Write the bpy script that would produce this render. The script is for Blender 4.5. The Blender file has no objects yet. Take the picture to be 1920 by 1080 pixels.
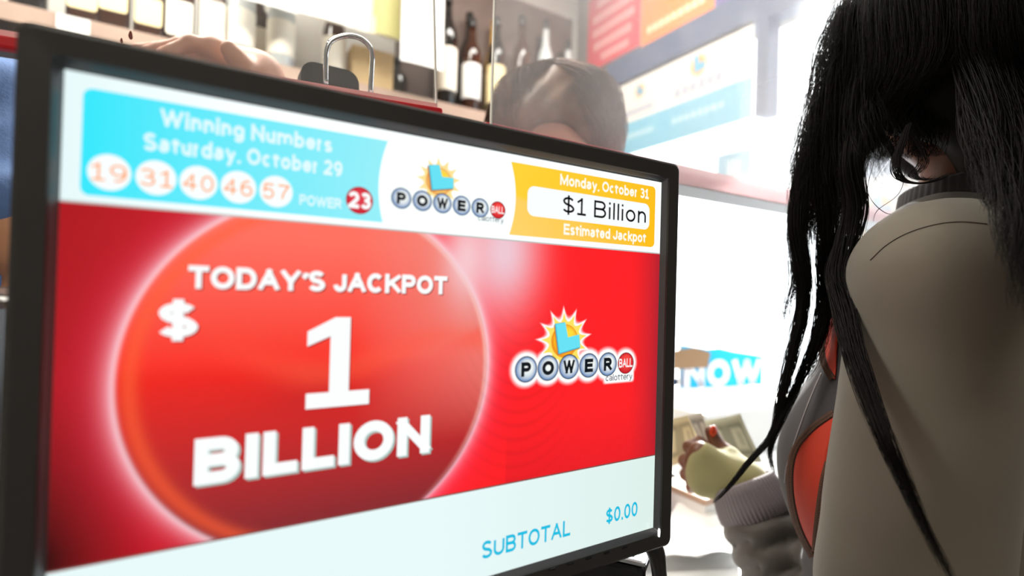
import bpy, math, random
import numpy as np
from mathutils import Vector, Matrix
from mathutils.bvhtree import BVHTree

SC = bpy.context.scene
COL = SC.collection
random.seed(7)
RNG = np.random.default_rng(7)

# ------------------------------------------------------------------ camera
FPX, YAW, ROLL, PITCH = 967.635, 0.542658, 0.0272391, 0.0100960
EYE = np.array([0.0, 0.0, 1.35])
CF = np.array([math.sin(YAW) * math.cos(PITCH), math.cos(YAW) * math.cos(PITCH), math.sin(PITCH)])
_r0 = np.array([math.cos(YAW), -math.sin(YAW), 0.0])
_u0 = np.cross(_r0, CF)
CR = _r0 * math.cos(ROLL) + _u0 * math.sin(ROLL)
CU = _u0 * math.cos(ROLL) - _r0 * math.sin(ROLL)
cam = bpy.data.cameras.new('camera')
cam.sensor_width = 36.0
cam.lens = 36.0 * FPX / 1920.0
cam.clip_start = 0.02
cam.dof.use_dof = True
cam.dof.focus_distance = 0.455
cam.dof.aperture_fstop = 2.8
camo = bpy.data.objects.new('camera', cam)
COL.objects.link(camo)
camo.matrix_world = Matrix(((CR[0], CU[0], -CF[0], EYE[0]), (CR[1], CU[1], -CF[1], EYE[1]), (CR[2], CU[2], -CF[2], EYE[2]), (0, 0, 0, 1)))
SC.camera = camo
SC.view_settings.view_transform = 'Standard'
SC.view_settings.look = 'None'
SC.view_settings.gamma = 1.0
SC.view_settings.exposure = 0.0
SC.view_settings.use_curve_mapping = False

# ------------------------------------------------------------------ daylight
world = bpy.data.worlds.new('daylight')
SC.world = world
world.use_nodes = True
world.node_tree.nodes['Background'].inputs[0].default_value = (0.93, 0.97, 1.0, 1)
world.node_tree.nodes['Background'].inputs[1].default_value = 4.5
sun = bpy.data.lights.new('sun', 'SUN')
sun.energy = 13.0
sun.angle = math.radians(1.5)
sun.color = (1.0, 0.97, 0.92)
suno = bpy.data.objects.new('sun', sun)
COL.objects.link(suno)
suno.rotation_euler = Vector((-0.75, -0.50, -0.38)).to_track_quat('-Z', 'Y').to_euler()


def lamp(name, loc, size, power, col):
    l = bpy.data.lights.new(name, 'AREA')
    l.shape = 'RECTANGLE'
    l.size, l.size_y = size
    l.energy = power
    l.color = col
    o = bpy.data.objects.new(name, l)
    COL.objects.link(o)
    o.location = loc
    return o


# the two ceiling fittings over the clerks' side and an unseen one added over the customers to brighten the ledges
lamp('ceiling_light_glow', (-0.35, 1.15, 2.835), (1.15, 0.26), 40, (1.0, 0.94, 0.84))
lamp('ceiling_light_glow', (0.75, 1.15, 2.835), (1.15, 0.26), 22, (1.0, 0.95, 0.88))
lamp('ceiling_light_glow', (-0.2, -1.1, 2.835), (1.15, 0.26), 15, (1.0, 0.92, 0.80))


# ------------------------------------------------------------------ helpers
def pix(px, py, Z):
    d = CF + CR * (px - 960) / FPX - CU * (py - 540) / FPX
    return EYE + d * Z


def pixY(px, py, Y):
    d = CF + CR * (px - 960) / FPX - CU * (py - 540) / FPX
    return EYE + d * (Y / d[1])


def pixX(px, py, X):
    d = CF + CR * (px - 960) / FPX - CU * (py - 540) / FPX
    return EYE + d * (X / d[0])


def pixz(px, py, z):
    d = CF + CR * (px - 960) / FPX - CU * (py - 540) / FPX
    return EYE + d * ((z - EYE[2]) / d[2])


def lin(r, g, b):
    f = lambda c: (c / 255.0) / 12.92 if c <= 10.3 else (((c / 255.0) + 0.055) / 1.055) ** 2.4
    return np.array([f(r), f(g), f(b)])


def mat(name, rgb, rough=0.5, metal=0.0, spec=0.5, emit=0.0, bump=0.0, bscale=200.0, var=0.0, vscale=8.0, sheen=0.0, trans=0.0):
    m = bpy.data.materials.new(name)
    m.use_nodes = True
    nt = m.node_tree
    b = nt.nodes['Principled BSDF']
    c = (float(rgb[0]), float(rgb[1]), float(rgb[2]), 1)
    b.inputs['Base Color'].default_value = c
    b.inputs['Roughness'].default_value = rough
    b.inputs['Metallic'].default_value = metal
    b.inputs['Specular IOR Level'].default_value = spec
    b.inputs['Sheen Weight'].default_value = sheen
    b.inputs['Transmission Weight'].default_value = trans
    if emit:
        b.inputs['Emission Color'].default_value = c
        b.inputs['Emission Strength'].default_value = emit
    tc = nt.nodes.new('ShaderNodeTexCoord')
    if var:
        n = nt.nodes.new('ShaderNodeTexNoise')
        n.inputs['Scale'].default_value = vscale
        n.inputs['Detail'].default_value = 5
        nt.links.new(tc.outputs['Object'], n.inputs['Vector'])
        r = nt.nodes.new('ShaderNodeValToRGB')
        r.color_ramp.elements[0].position, r.color_ramp.elements[1].position = 0.3, 0.7
        r.color_ramp.elements[0].color = tuple(x * (1 - var) for x in c[:3]) + (1,)
        r.color_ramp.elements[1].color = tuple(min(1, x * (1 + var)) for x in c[:3]) + (1,)
        nt.links.new(n.outputs['Fac'], r.inputs['Fac'])
        nt.links.new(r.outputs['Color'], b.inputs['Base Color'])
    if bump:
        n = nt.nodes.new('ShaderNodeTexNoise')
        n.inputs['Scale'].default_value = bscale
        n.inputs['Detail'].default_value = 3
        nt.links.new(tc.outputs['Object'], n.inputs['Vector'])
        bp = nt.nodes.new('ShaderNodeBump')
        bp.inputs['Strength'].default_value = bump
        bp.inputs['Distance'].default_value = 0.002
        nt.links.new(n.outputs['Fac'], bp.inputs['Height'])
        nt.links.new(bp.outputs['Normal'], b.inputs['Normal'])
    return m


def link(name, verts, faces, m, parent=None, smooth=False, mi=None, col=None):
    me = bpy.data.meshes.new(name)
    me.from_pydata([tuple(map(float, v)) for v in verts], [], [tuple(map(int, f)) for f in faces])
    for x in (m if isinstance(m, (list, tuple)) else [m]):
        me.materials.append(x)
    if mi is not None:
        me.polygons.foreach_set('material_index', np.asarray(mi, dtype=np.int32))
    if smooth:
        me.polygons.foreach_set('use_smooth', np.ones(len(me.polygons), dtype=bool))
    if col is not None:
        a = me.color_attributes.new('Col', 'FLOAT_COLOR', 'POINT')
        c = np.ones((len(verts), 4), dtype=np.float32)
        c[:, :3] = np.asarray(col)
        a.data.foreach_set('color', c.ravel())
    me.update()
    o = bpy.data.objects.new(name, me)
    COL.objects.link(o)
    if parent is not None:
        o.parent = parent
        o.matrix_parent_inverse = Matrix.Identity(4)
        if any(abs(x) > 0 for x in parent.location) or any(abs(x) > 0 for x in parent.rotation_euler):
            pass
    return o


def tag(o, label, cat, group=None, kind=None):
    o['label'] = label
    if cat:
        o['category'] = cat
    if group:
        o['group'] = group
    if kind:
        o['kind'] = kind
    return o


def thing(name, label, cat, loc=(0, 0, 0), rz=0.0, group=None):
    o = bpy.data.objects.new(name, None)
    o.empty_display_size = 0.05
    COL.objects.link(o)
    o.location = tuple(map(float, loc))
    o.rotation_euler = (0, 0, rz)
    return tag(o, label, cat, group)


def copy_tree(o, parent=None):
    c = o.copy()
    COL.objects.link(c)
    if parent is not None:
        c.parent = parent
    for ch in list(o.children):
        copy_tree(ch, c)
    return c


class MB:
    def __init__(s):
        s.v, s.f, s.mi = [], [], []

    def add(s, v, f, mi=0):
        n = len(s.v)
        s.v += [tuple(map(float, p)) for p in v]
        s.f += [tuple(int(i) + n for i in q) for q in f]
        s.mi += [mi] * len(f)
        return s

    def box(s, lo, hi, mi=0, bev=0.0):
        x0, y0, z0 = lo
        x1, y1, z1 = hi
        if bev <= 0:
            v = [(x, y, z) for x in (x0, x1) for y in (y0, y1) for z in (z0, z1)]
            return s.add(v, [(0, 1, 3, 2), (4, 6, 7, 5), (0, 4, 5, 1), (2, 3, 7, 6), (0, 2, 6, 4), (1, 5, 7, 3)], mi)
        # rounded box: stacked rounded rectangles
        loops = []
        for z, ins in ((z0, bev), (z0 + bev * 0.3, bev * 0.3), (z0 + bev, 0), (z1 - bev, 0), (z1 - bev * 0.3, bev * 0.3), (z1, bev)):
            loops.append([(px, py, z) for px, py in rrect(x0 + ins, y0 + ins, x1 - ins, y1 - ins, max(bev, 1e-5), 4)])
        return s.loft(loops, mi)

    def loft(s, loops, mi=0, cap=True, closed=True):
        k = len(loops[0])
        v = [p for l in loops for p in l]
        f = []
        for i in range(len(loops) - 1):
            for j in range(k if closed else k - 1):
                f.append((i * k + j, i * k + (j + 1) % k, (i + 1) * k + (j + 1) % k, (i + 1) * k + j))
        if cap:
            f.append(tuple(range(k - 1, -1, -1)))
            f.append(tuple((len(loops) - 1) * k + j for j in range(k)))
        return s.add(v, f, mi)

    def lathe(s, prof, c=(0, 0, 0), n=20, mi=0):
        loops = []
        for r, z in prof:
            loops.append([(c[0] + r * math.cos(2 * math.pi * j / n), c[1] + r * math.sin(2 * math.pi * j / n), c[2] + z) for j in range(n)])
        return s.loft(loops, mi)

    def tube(s, pts, r, n=8, mi=0):
        v, f = tube_arrays(np.asarray(pts, float), r, n)
        return s.add(v, f, mi)

    def build(s, name, m, parent=None, smooth=False):
        return link(name, s.v, s.f, m, parent, smooth, s.mi)


def rrect(x0, y0, x1, y1, r, n=6):
    out = []
    r = min(r, (x1 - x0) / 2, (y1 - y0) / 2)
    for cx, cy, a0 in ((x1 - r, y0 + r, -90), (x1 - r, y1 - r, 0), (x0 + r, y1 - r, 90), (x0 + r, y0 + r, 180)):
        for i in range(n + 1):
            a = math.radians(a0 + 90.0 * i / n)
            out.append((cx + r * math.cos(a), cy + r * math.sin(a)))
    return out


def tube_arrays(P, r, n=8):
    k = len(P)
    r = np.broadcast_to(np.asarray(r, float), (k,))
    T = np.gradient(P, axis=0)
    T /= np.linalg.norm(T, axis=1)[:, None] + 1e-12
    ref = np.array([0.31, 0.22, 0.92]) if abs(T[:, 2]).mean() < 0.8 else np.array([0.95, 0.2, 0.1])
    A = np.cross(T, ref)
    A /= np.linalg.norm(A, axis=1)[:, None] + 1e-12
    B = np.cross(T, A)
    ang = np.arange(n) * 2 * math.pi / n
    V = P[:, None, :] + r[:, None, None] * (np.cos(ang)[None, :, None] * A[:, None, :] + np.sin(ang)[None, :, None] * B[:, None, :])
    f = []
    for i in range(k - 1):
        for j in range(n):
            f.append((i * n + j, i * n + (j + 1) % n, (i + 1) * n + (j + 1) % n, (i + 1) * n + j))
    f.append(tuple(range(n - 1, -1, -1)))
    f.append(tuple((k - 1) * n + j for j in range(n)))
    return V.reshape(-1, 3).tolist(), f


def spline(pts, n):
    """Catmull-Rom through pts, n samples."""
    P = np.asarray(pts, float)
    P = np.vstack([2 * P[0] - P[1], P, 2 * P[-1] - P[-2]])
    m = len(P) - 3
    t = np.linspace(0, m - 1e-6, n)
    i = t.astype(int)
    u = (t - i)[:, None]
    a, b, c, d = P[i], P[i + 1], P[i + 2], P[i + 3]
    return 0.5 * (2 * b + (c - a) * u + (2 * a - 5 * b + 4 * c - d) * u ** 2 + (3 * b - a - 3 * c + d) * u ** 3)


# ------------------------------------------------------------------ signed-distance modelling for people
class SDF:
    """union of tapered capsules and ellipsoids, smoothly blended"""

    def __init__(s):
        s.p = []

    def cap(s, a, b, ra, rb=None, k=0.02):
        s.p.append(('c', np.asarray(a, float), np.asarray(b, float), ra, ra if rb is None else rb, k))
        return s

    def chain(s, pts, rs, k=0.01):
        for i in range(len(pts) - 1):
            s.cap(pts[i], pts[i + 1], rs[i], rs[i + 1], k)
        return s

    def ell(s, c, rad, axes=None, k=0.03):
        s.p.append(('e', np.asarray(c, float), np.asarray(rad, float), np.eye(3) if axes is None else np.asarray(axes, float), 0, k))
        return s

    def __call__(s, P, grow=0.0):
        d = None
        for q in s.p:
            if q[0] == 'c':
                _, a, b, ra, rb, k = q
                ab = b - a
                t = np.clip(((P - a) @ ab) / max(ab @ ab, 1e-12), 0, 1)
                e = np.linalg.norm(P - a - t[:, None] * ab, axis=1) - (ra + (rb - ra) * t)
            else:
                _, c, r, ax, _, k = q
                L = (P - c) @ ax.T
                k0 = np.linalg.norm(L / r, axis=1)
                k1 = np.linalg.norm(L / (r * r), axis=1)
                e = k0 * (k0 - 1) / np.maximum(k1, 1e-9)
            if d is None:
                d = e
            else:
                h = np.clip(0.5 + 0.5 * (d - e) / k, 0, 1)
                d = d * (1 - h) + e * h - k * h * (1 - h)
        return d - grow


def nets(f, lo, hi, h):
    """surface nets: a smooth quad mesh of f = 0"""
    lo, hi = np.asarray(lo, float), np.asarray(hi, float)
    n = np.ceil((hi - lo) / h).astype(int) + 1
    ax = [lo[i] + h * np.arange(n[i]) for i in range(3)]
    D = np.empty(tuple(n), dtype=np.float32)
    for i in range(n[0]):
        Y, Zz = np.meshgrid(ax[1], ax[2], indexing='ij')
        P = np.stack([np.full(Y.size, ax[0][i]), Y.ravel(), Zz.ravel()], 1)
        D[i] = f(P).reshape(n[1], n[2])
    ins = D < 0
    c = tuple(n - 1)
    acc = np.zeros(c + (3,), dtype=np.float32)
    cnt = np.zeros(c, dtype=np.float32)
    cor = lambda A, o: A[o[0]:o[0] + c[0], o[1]:o[1] + c[1], o[2]:o[2] + c[2]]
    for axis in range(3):
        for u in (0, 1):
            for w in (0, 1):
                o0 = [0, 0, 0]
                oth = [x for x in range(3) if x != axis]
                o0[oth[0]], o0[oth[1]] = u, w
                o1 = list(o0)
                o1[axis] = 1
                a, b = cor(D, o0), cor(D, o1)
                m = (a < 0) != (b < 0)
                t = np.where(m, a / np.where(m, a - b, 1), 0)
                for d in range(3):
                    acc[..., d] += np.where(m, (o0[d] + (t if d == axis else 0)), 0)
                cnt += m
    act = cnt > 0
    idx = -np.ones(c, dtype=np.int64)
    idx[act] = np.arange(act.sum())
    ijk = np.argwhere(act)
    V = lo + h * (ijk + acc[act] / cnt[act][:, None])
    F = []
    for axis in range(3):
        oth = [x for x in range(3) if x != axis]
        sl0 = [slice(1, -1)] * 3
        sl0[axis] = slice(0, -1)
        sl1 = [slice(1, -1)] * 3
        sl1[axis] = slice(1, None)
        a, b = ins[tuple(sl0)], ins[tuple(sl1)]
        e = np.argwhere(a != b)
        if not len(e):
            continue
        e[:, oth[0]] += 1
        e[:, oth[1]] += 1
        flip = ins[e[:, 0], e[:, 1], e[:, 2]]
        qs = []
        for du, dw in ((-1, -1), (0, -1), (0, 0), (-1, 0)):
            q = e.copy()
            q[:, oth[0]] += du
            q[:, oth[1]] += dw
            qs.append(idx[q[:, 0], q[:, 1], q[:, 2]])
        Q = np.stack(qs, 1)
        fl = flip if axis != 1 else ~flip
        Q[~fl] = Q[~fl][:, ::-1]
        F.append(Q)
    F = np.concatenate(F)
    F = F[(F >= 0).all(1)]
    return V, F


def sdf_mesh(name, f, lo, hi, h, m, parent=None, mi=None, extra=()):
    V, F = nets(f, lo, hi, h)
    for f2, lo2, hi2, h2 in extra:
        V2, F2 = nets(f2, lo2, hi2, h2)
        F = np.concatenate([F, F2 + len(V)])
        V = np.concatenate([V, V2])
    me = bpy.data.meshes.new(name)
    me.vertices.add(len(V))
    me.vertices.foreach_set('co', V.astype(np.float32).ravel())
    me.loops.add(len(F) * 4)
    me.loops.foreach_set('vertex_index', F.astype(np.int32).ravel())
    me.polygons.add(len(F))
    me.polygons.foreach_set('loop_start', (np.arange(len(F)) * 4).astype(np.int32))
    for x in (m if isinstance(m, (list, tuple)) else [m]):
        me.materials.append(x)
    me.update(calc_edges=True)
    me.validate()
    me.polygons.foreach_set('use_smooth', np.ones(len(me.polygons), dtype=bool))
    if mi is not None:
        cen = V[F].mean(1)
        me.polygons.foreach_set('material_index', mi(cen).astype(np.int32))
    o = bpy.data.objects.new(name, me)
    COL.objects.link(o)
    if parent is not None:
        o.parent = parent
    o_v = (V, F)
    return o, o_v


# ------------------------------------------------------------------ stroke lettering
def _A(cx, cy, rx, ry, a0, a1, n=14):
    return [(cx + rx * math.cos(math.radians(a0 + (a1 - a0) * i / n)), cy + ry * math.sin(math.radians(a0 + (a1 - a0) * i / n))) for i in range(n + 1)]


XH = 0.73
_o = _A(.5, XH / 2, .5, XH / 2, 0, 360, 24)
GL = {
    'A': (.98, [[(0, 0), (.5, 1)], [(.5, 1), (1, 0)], [(.2, .33), (.8, .33)]]),
    'B': (.88, [[(0, 0), (0, 1)], [(0, 1), (.6, 1)] + _A(.6, .76, .34, .24, 90, -90, 10)[1:] + [(0, .52)], [(0, .52), (.62, .52)] + _A(.62, .26, .38, .26, 90, -90, 10)[1:] + [(0, 0)]]),
    'C': (.95, [_A(.5, .5, .5, .5, 42, 318, 24)]),
    'D': (.92, [[(0, 0), (0, 1)], [(0, 1), (.45, 1)] + _A(.45, .5, .55, .5, 90, -90, 16)[1:] + [(0, 0)]]),
    'E': (.80, [[(0, 0), (0, 1)], [(0, 1), (1, 1)], [(0, .52), (.92, .52)], [(0, 0), (1, 0)]]),
    'I': (.0, [[(0, 0), (0, 1)]]),
    'J': (.70, [[(1, 1), (1, .3)] + _A(.5, .3, .5, .3, 0, -180, 12)[1:]]),
    'K': (.92, [[(0, 0), (0, 1)], [(.05, .40), (.98, 1)], [(.35, .58), (1, 0)]]),
    'L': (.74, [[(0, 1), (0, 0)], [(0, 0), (1, 0)]]),
    'M': (1.08, [[(0, 0), (0, 1)], [(0, 1), (.5, .1)], [(.5, .1), (1, 1)], [(1, 1), (1, 0)]]),
    'N': (.90, [[(0, 0), (0, 1)], [(0, 1), (1, 0)], [(1, 0), (1, 1)]]),
    'O': (1.02, [_A(.5, .5, .5, .5, 0, 360, 28)]),
    'P': (.84, [[(0, 0), (0, 1)], [(0, 1), (.62, 1)] + _A(.62, .73, .38, .27, 90, -90, 12)[1:] + [(0, .46)]]),
    'R': (.90, [[(0, 0), (0, 1)], [(0, 1), (.62, 1)] + _A(.62, .74, .36, .26, 90, -90, 12)[1:] + [(0, .48)], [(.5, .48), (1, 0)]]),
    'S': (.86, [_A(.5, .76, .46, .24, 25, 180, 12) + [(.10, .66), (.25, .56), (.75, .46), (.93, .36)] + _A(.5, .25, .5, .25, 5, -160, 14)]),
    'T': (.86, [[(0, 1), (1, 1)], [(.5, 1), (.5, 0)]]),
    'U': (.90, [[(0, 1), (0, .36)] + _A(.5, .36, .5, .36, 180, 360, 16)[1:] + [(1, 1)]]),
    'W': (1.36, [[(0, 1), (.25, 0)], [(.25, 0), (.5, .95)], [(.5, .95), (.75, 0)], [(.75, 0), (1, 1)]]),
    'Y': (.94, [[(0, 1), (.5, .42)], [(1, 1), (.5, .42)], [(.5, .45), (.5, 0)]]),
    'a': (.70, [_A(.45, XH - .2, .47, .2, 155, 0, 10) + [(.92, .15), (.98, 0)], [(.92, .42), (.5, .40)] + _A(.42, .2, .42, .2, 90, 300, 12) + [(.92, .2)]]),
    'b': (.74, [[(0, 0), (0, 1)], _o]),
    'c': (.68, [_A(.5, XH / 2, .5, XH / 2, 45, 315, 18)]),
    'd': (.74, [[(1, 0), (1, 1)], _o]),
    'e': (.72, [[(0, .38), (1, .38)] + _A(.5, XH / 2, .5, XH / 2, 2, 315, 20)]),
    'g': (.74, [_o, [(1, XH), (1, -.05)] + _A(.5, -.05, .5, .22, 0, -150, 10)[1:]]),
    'i': (.0, [[(0, 0), (0, XH - .04)], [(0, .992), (0, 1.0)]]),
    'k': (.68, [[(0, 0), (0, 1)], [(.05, .28), (.95, XH)], [(.35, .45), (1, 0)]]),
    'l': (.0, [[(0, 0), (0, 1)]]),
    'm': (1.12, [[(0, 0), (0, XH)], [(0, .45)] + _A(.25, .45, .25, XH - .45, 180, 0, 10) + [(.5, 0)], [(.5, .45)] + _A(.75, .45, .25, XH - .45, 180, 0, 10) + [(1, 0)]]),
    'n': (.66, [[(0, 0), (0, XH)], [(0, .42)] + _A(.5, .42, .5, XH - .42, 180, 0, 12) + [(1, 0)]]),
    'o': (.76, [_o]),
    'p': (.74, [[(0, XH), (0, -.27)], _o]),
    'r': (.43, [[(0, 0), (0, XH)], [(0, .45)] + _A(1, .45, 1, XH - .45, 180, 92, 8)]),
    's': (.64, [_A(.5, XH - .17, .46, .17, 25, 180, 10) + [(.2, .42), (.8, .32)] + _A(.5, .17, .5, .17, 10, -160, 10)]),
    't': (.52, [[(.4, .95), (.4, .2)] + _A(.8, .2, .4, .2, 180, 270, 6), [(0, XH), (1, XH)]]),
    'u': (.66, [[(0, XH), (0, .3)] + _A(.5, .3, .5, .3, 180, 360, 12) + [(1, XH)], [(1, XH), (1, 0)]]),
    'y': (.72, [[(0, XH), (.5, .02)], [(1, XH), (.45, -.12), (.3, -.25), (.02, -.27)]]),
    '0': (.74, [_A(.5, .5, .5, .5, 0, 360, 28)]),
    '1': (.56, [[(.0, .80), (.55, 1)], [(.55, 1), (.55, 0)], [(0, 0), (1.1, 0)]]),
    '2': (.74, [_A(.5, .70, .5, .30, 165, -25, 14) + [(0, .0)], [(0, 0), (1, 0)]]),
    '3': (.74, [_A(.46, .76, .46, .24, 150, -80, 12) + [(.35, .53)], [(.35, .53)] + _A(.5, .27, .5, .27, 85, -155, 14)]),
    '4': (.78, [[(.72, 0), (.72, 1)], [(.72, 1), (0, .28)], [(0, .28), (1, .28)]]),
    '5': (.74, [[(.92, 1), (.16, 1)], [(.16, 1), (.08, .50)], [(.08, .50)] + _A(.48, .33, .5, .33, 125, -155, 16)]),
    '6': (.74, [_A(.5, .32, .5, .32, 0, 360, 22), _A(.62, .55, .62, .45, 75, 180, 10) + [(0, .32)]]),
    '7': (.74, [[(0, 1), (1, 1)], [(1, 1), (.5, .45), (.35, 0)]]),
    '9': (.74, [_A(.5, .68, .5, .32, 0, 360, 22), _A(.38, .45, .62, .45, -105, 0, 10) + [(1, .68)]]),
    '$': (.80, [_A(.5, .74, .46, .20, 25, 180, 12) + [(.10, .64), (.25, .56), (.75, .46), (.93, .36)] + _A(.5, .27, .5, .20, 5, -160, 14), [(.5, 1.06), (.5, -.06)]]),
    '.': (.0, [[(0, 0), (0, .015)]]),
    ',': (.06, [[(.5, .03), (.5, 0), (-.6, -.16)]]),
    "'": (.06, [[(.9, 1), (.9, .90), (-.5, .66)]]),
    '!': (.0, [[(0, .35), (0, 1)], [(0, 0), (0, .02)]]),
}


def stroke_poly(P, w, clampy):
    """ribbon with mitred joints and square ends; returns verts, quads"""
    P = np.asarray(P, float)
    closed = np.linalg.norm(P[0] - P[-1]) < 1e-6 and len(P) > 8
    if closed:
        P = P[:-1]
        d = np.roll(P, -1, 0) - P
    else:
        d = np.diff(P, axis=0)
        keep = np.r_[True, np.linalg.norm(d, axis=1) > 1e-7]
        P = P[keep]
        d = np.diff(P, axis=0)
    d /= np.linalg.norm(d, axis=1)[:, None]
    if not closed:
        P = P.copy()
        if len(P) == 2:
            P[0] -= d[0] * w / 2
            P[-1] += d[-1] * w / 2
        dd = np.vstack([d[:1], d, d[-1:]])
    else:
        dd = np.vstack([d[-1:], d])
    n = len(P)
    V = []
    for i in range(n):
        a, b = dd[i], dd[i + 1] if i + 1 < len(dd) else dd[-1]
        na, nb = np.array([-a[1], a[0]]), np.array([-b[1], b[0]])
        m = na + nb
        l = np.linalg.norm(m)
        m = m / l if l > 1e-6 else na
        s = w / 2 / max(0.35, float(m @ na))
        V += [P[i] + m * s, P[i] - m * s]
    V = np.array(V)
    V[:, 1] = np.clip(V[:, 1], clampy[0], clampy[1])
    k = n if closed else n - 1
    F = [(2 * i, 2 * i + 1, (2 * i + 3) % (2 * n), (2 * i + 2) % (2 * n)) for i in range(k)]
    return V, F


def text_geo(s, w=0.2, gap=0.13, space=0.34):
    """cap height 1, baseline 0; returns verts (n,2), faces, width"""
    V, F, x = [], [], 0.0
    n0 = 0
    for ch in s:
        if ch == ' ':
            x += space
            continue
        W, strokes = GL[ch]
        low = ch.islower()
        for st in strokes:
            P = np.array(st, float)
            X = x + w / 2 + P[:, 0] * (max(W - w, 0.0) if W > 0.1 else 0.1 * (W > 0))
            if low:
                Y = np.interp(P[:, 1], [-.27, 0, XH, 1], [-.27 + w / 2, w / 2, XH + .02 - w / 2, 1 - w / 2])
            else:
                Y = w / 2 + P[:, 1] * (1 - w)
            v, f = stroke_poly(np.stack([X, Y], 1), w, (-.3 if (low or ch in ',$') else 0.0, 1.08 if ch == '$' else 1.0))
            V.append(v)
            F += [tuple(i + n0 for i in q) for q in f]
            n0 += len(v)
        x += max(W, w) + gap
    return np.vstack(V), F, x - gap


class Ink:
    """coloured flat shapes in a plane: layers of (u, v) polygons with vertex colours"""

    def __init__(s, origin, eu, ev, en, step=0.00012, bend=None):
        s.o, s.eu, s.ev, s.en, s.step = map(lambda a: np.asarray(a, float) if not isinstance(a, float) else a, (origin, eu, ev, en, step))
        s.V, s.F, s.C, s.n = [], [], [], 0
        s.bend = bend

    def put(s, uv, F, col, layer):
        uv = np.asarray(uv, float)
        P = s.o + uv[:, :1] * s.eu + uv[:, 1:2] * s.ev + s.en * (s.step * layer)
        if s.bend is not None:
            P = P + s.en * s.bend(uv)[:, None]
        col = np.asarray(col, float)
        if col.ndim == 1:
            col = np.tile(col, (len(uv), 1))
        s.V.append(P)
        s.C.append(col)
        s.F += [tuple(int(i) + s.n for i in q) for q in F]
        s.n += len(uv)

    def poly(s, uv, col, layer):
        s.put(uv, [tuple(range(len(uv)))], col, layer)

    def rect(s, u0, v0, u1, v1, col, layer, r=0.0):
        s.poly(rrect(u0, v0, u1, v1, r, 6) if r > 0 else [(u0, v0), (u1, v0), (u1, v1), (u0, v1)], col, layer)

    def disc(s, cu, cv, ru, rv, col, layer, n=36, inner=None, ci=None, off=(0, 0)):
        if ci is None:
            s.poly([(cu + ru * math.cos(2 * math.pi * i / n), cv + rv * math.sin(2 * math.pi * i / n)) for i in range(n)], col, layer)
            return
        # radial gradient from ci (at an offset centre) to col (rim)
        ks = 6
        uv, C = [], []
        for k in range(ks + 1):
            t = k / ks
            for i in range(n):
                a = 2 * math.pi * i / n
                uv.append((cu + off[0] * ru * (1 - t) + ru * t * math.cos(a), cv + off[1] * rv * (1 - t) + rv * t * math.sin(a)))
                tt = t ** 2.6
                C.append(np.asarray(ci) * (1 - tt) + np.asarray(col) * tt)
        F = [(k * n + i, k * n + (i + 1) % n, (k + 1) * n + (i + 1) % n, (k + 1) * n + i) for k in range(ks) for i in range(n)]
        s.put(uv, F, C, layer)

    def text(s, t, u0, v0, u1, v1, col, layer, w=0.2, gap=0.13, space=0.34, sh=0.0):
        """fit text into box: baseline v0, cap height v1, from u0 to u1"""
        V, F, W = text_geo(t, w, gap, space)
        uv = np.stack([u0 + V[:, 0] / W * (u1 - u0) + sh * V[:, 1] * (v1 - v0), v0 + V[:, 1] * (v1 - v0)], 1)
        s.put(uv, F, col, layer)

    def grid(s, u0, v0, u1, v1, nu, nv, fn, layer):
        U, Vv = np.meshgrid(np.linspace(u0, u1, nu), np.linspace(v0, v1, nv))
        uv = np.stack([U.ravel(), Vv.ravel()], 1)
        i = np.arange(nu * nv).reshape(nv, nu)
        F = np.stack([i[:-1, :-1], i[:-1, 1:], i[1:, 1:], i[1:, :-1]], -1).reshape(-1, 4)
        s.put(uv, F, fn(uv), layer)

    def build(s, name, m, parent=None, base=None):
        V, C = np.vstack(s.V), np.vstack(s.C)
        return link(name, V, s.F, m, parent, col=C)


def ink_material(name, emit=0.0, rough=0.5, spec=0.3, bump=0.0):
    m = mat(name, (0.5, 0.5, 0.5), rough, spec=spec, bump=bump, bscale=60)
    nt = m.node_tree
    a = nt.nodes.new('ShaderNodeAttribute')
    a.attribute_name = 'Col'
    b = nt.nodes['Principled BSDF']
    if emit:
        b.inputs['Base Color'].default_value = (0.01, 0.01, 0.01, 1)
        nt.links.new(a.outputs['Color'], b.inputs['Emission Color'])
        b.inputs['Emission Strength'].default_value = emit
    else:
        nt.links.new(a.outputs['Color'], b.inputs['Base Color'])
    return m


WHITE = np.array([0.82, 0.82, 0.80])
PRINT = ink_material('printed_paper', rough=0.6)

# ------------------------------------------------------------------ materials
M = {}
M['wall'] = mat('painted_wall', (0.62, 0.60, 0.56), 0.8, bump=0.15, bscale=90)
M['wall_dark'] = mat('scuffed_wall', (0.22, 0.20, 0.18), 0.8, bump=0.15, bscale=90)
M['ceiling'] = mat('ceiling_tile', (0.72, 0.71, 0.68), 0.9, bump=0.3, bscale=160)
M['floor'] = mat('floor_vinyl', (0.20, 0.19, 0.18), 0.5, var=0.2, vscale=6)
M['frame'] = mat('window_frame_paint', lin(60, 78, 112), 0.45)
M['plastic'] = mat('black_plastic', (0.031, 0.030, 0.029), 0.42, spec=0.45, bump=0.10, bscale=900)
M['plastic2'] = mat('black_gloss', (0.010, 0.010, 0.012), 0.25)
M['chrome'] = mat('chrome', (0.8, 0.8, 0.82), 0.12, metal=1.0)
M['silver'] = mat('silver_trim', (0.6, 0.62, 0.66), 0.3, metal=0.9)
M['red'] = mat('red_plastic', lin(214, 18, 34), 0.35)
M['pink'] = mat('pale_pink_reflection', lin(240, 205, 205), 0.4)  # stands for the red rail's reflection in the acrylic
M['counter'] = mat('white_laminate', (0.80, 0.80, 0.79), 0.45)
M['counter_side'] = mat('grey_laminate', (0.25, 0.25, 0.26), 0.5)
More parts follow.
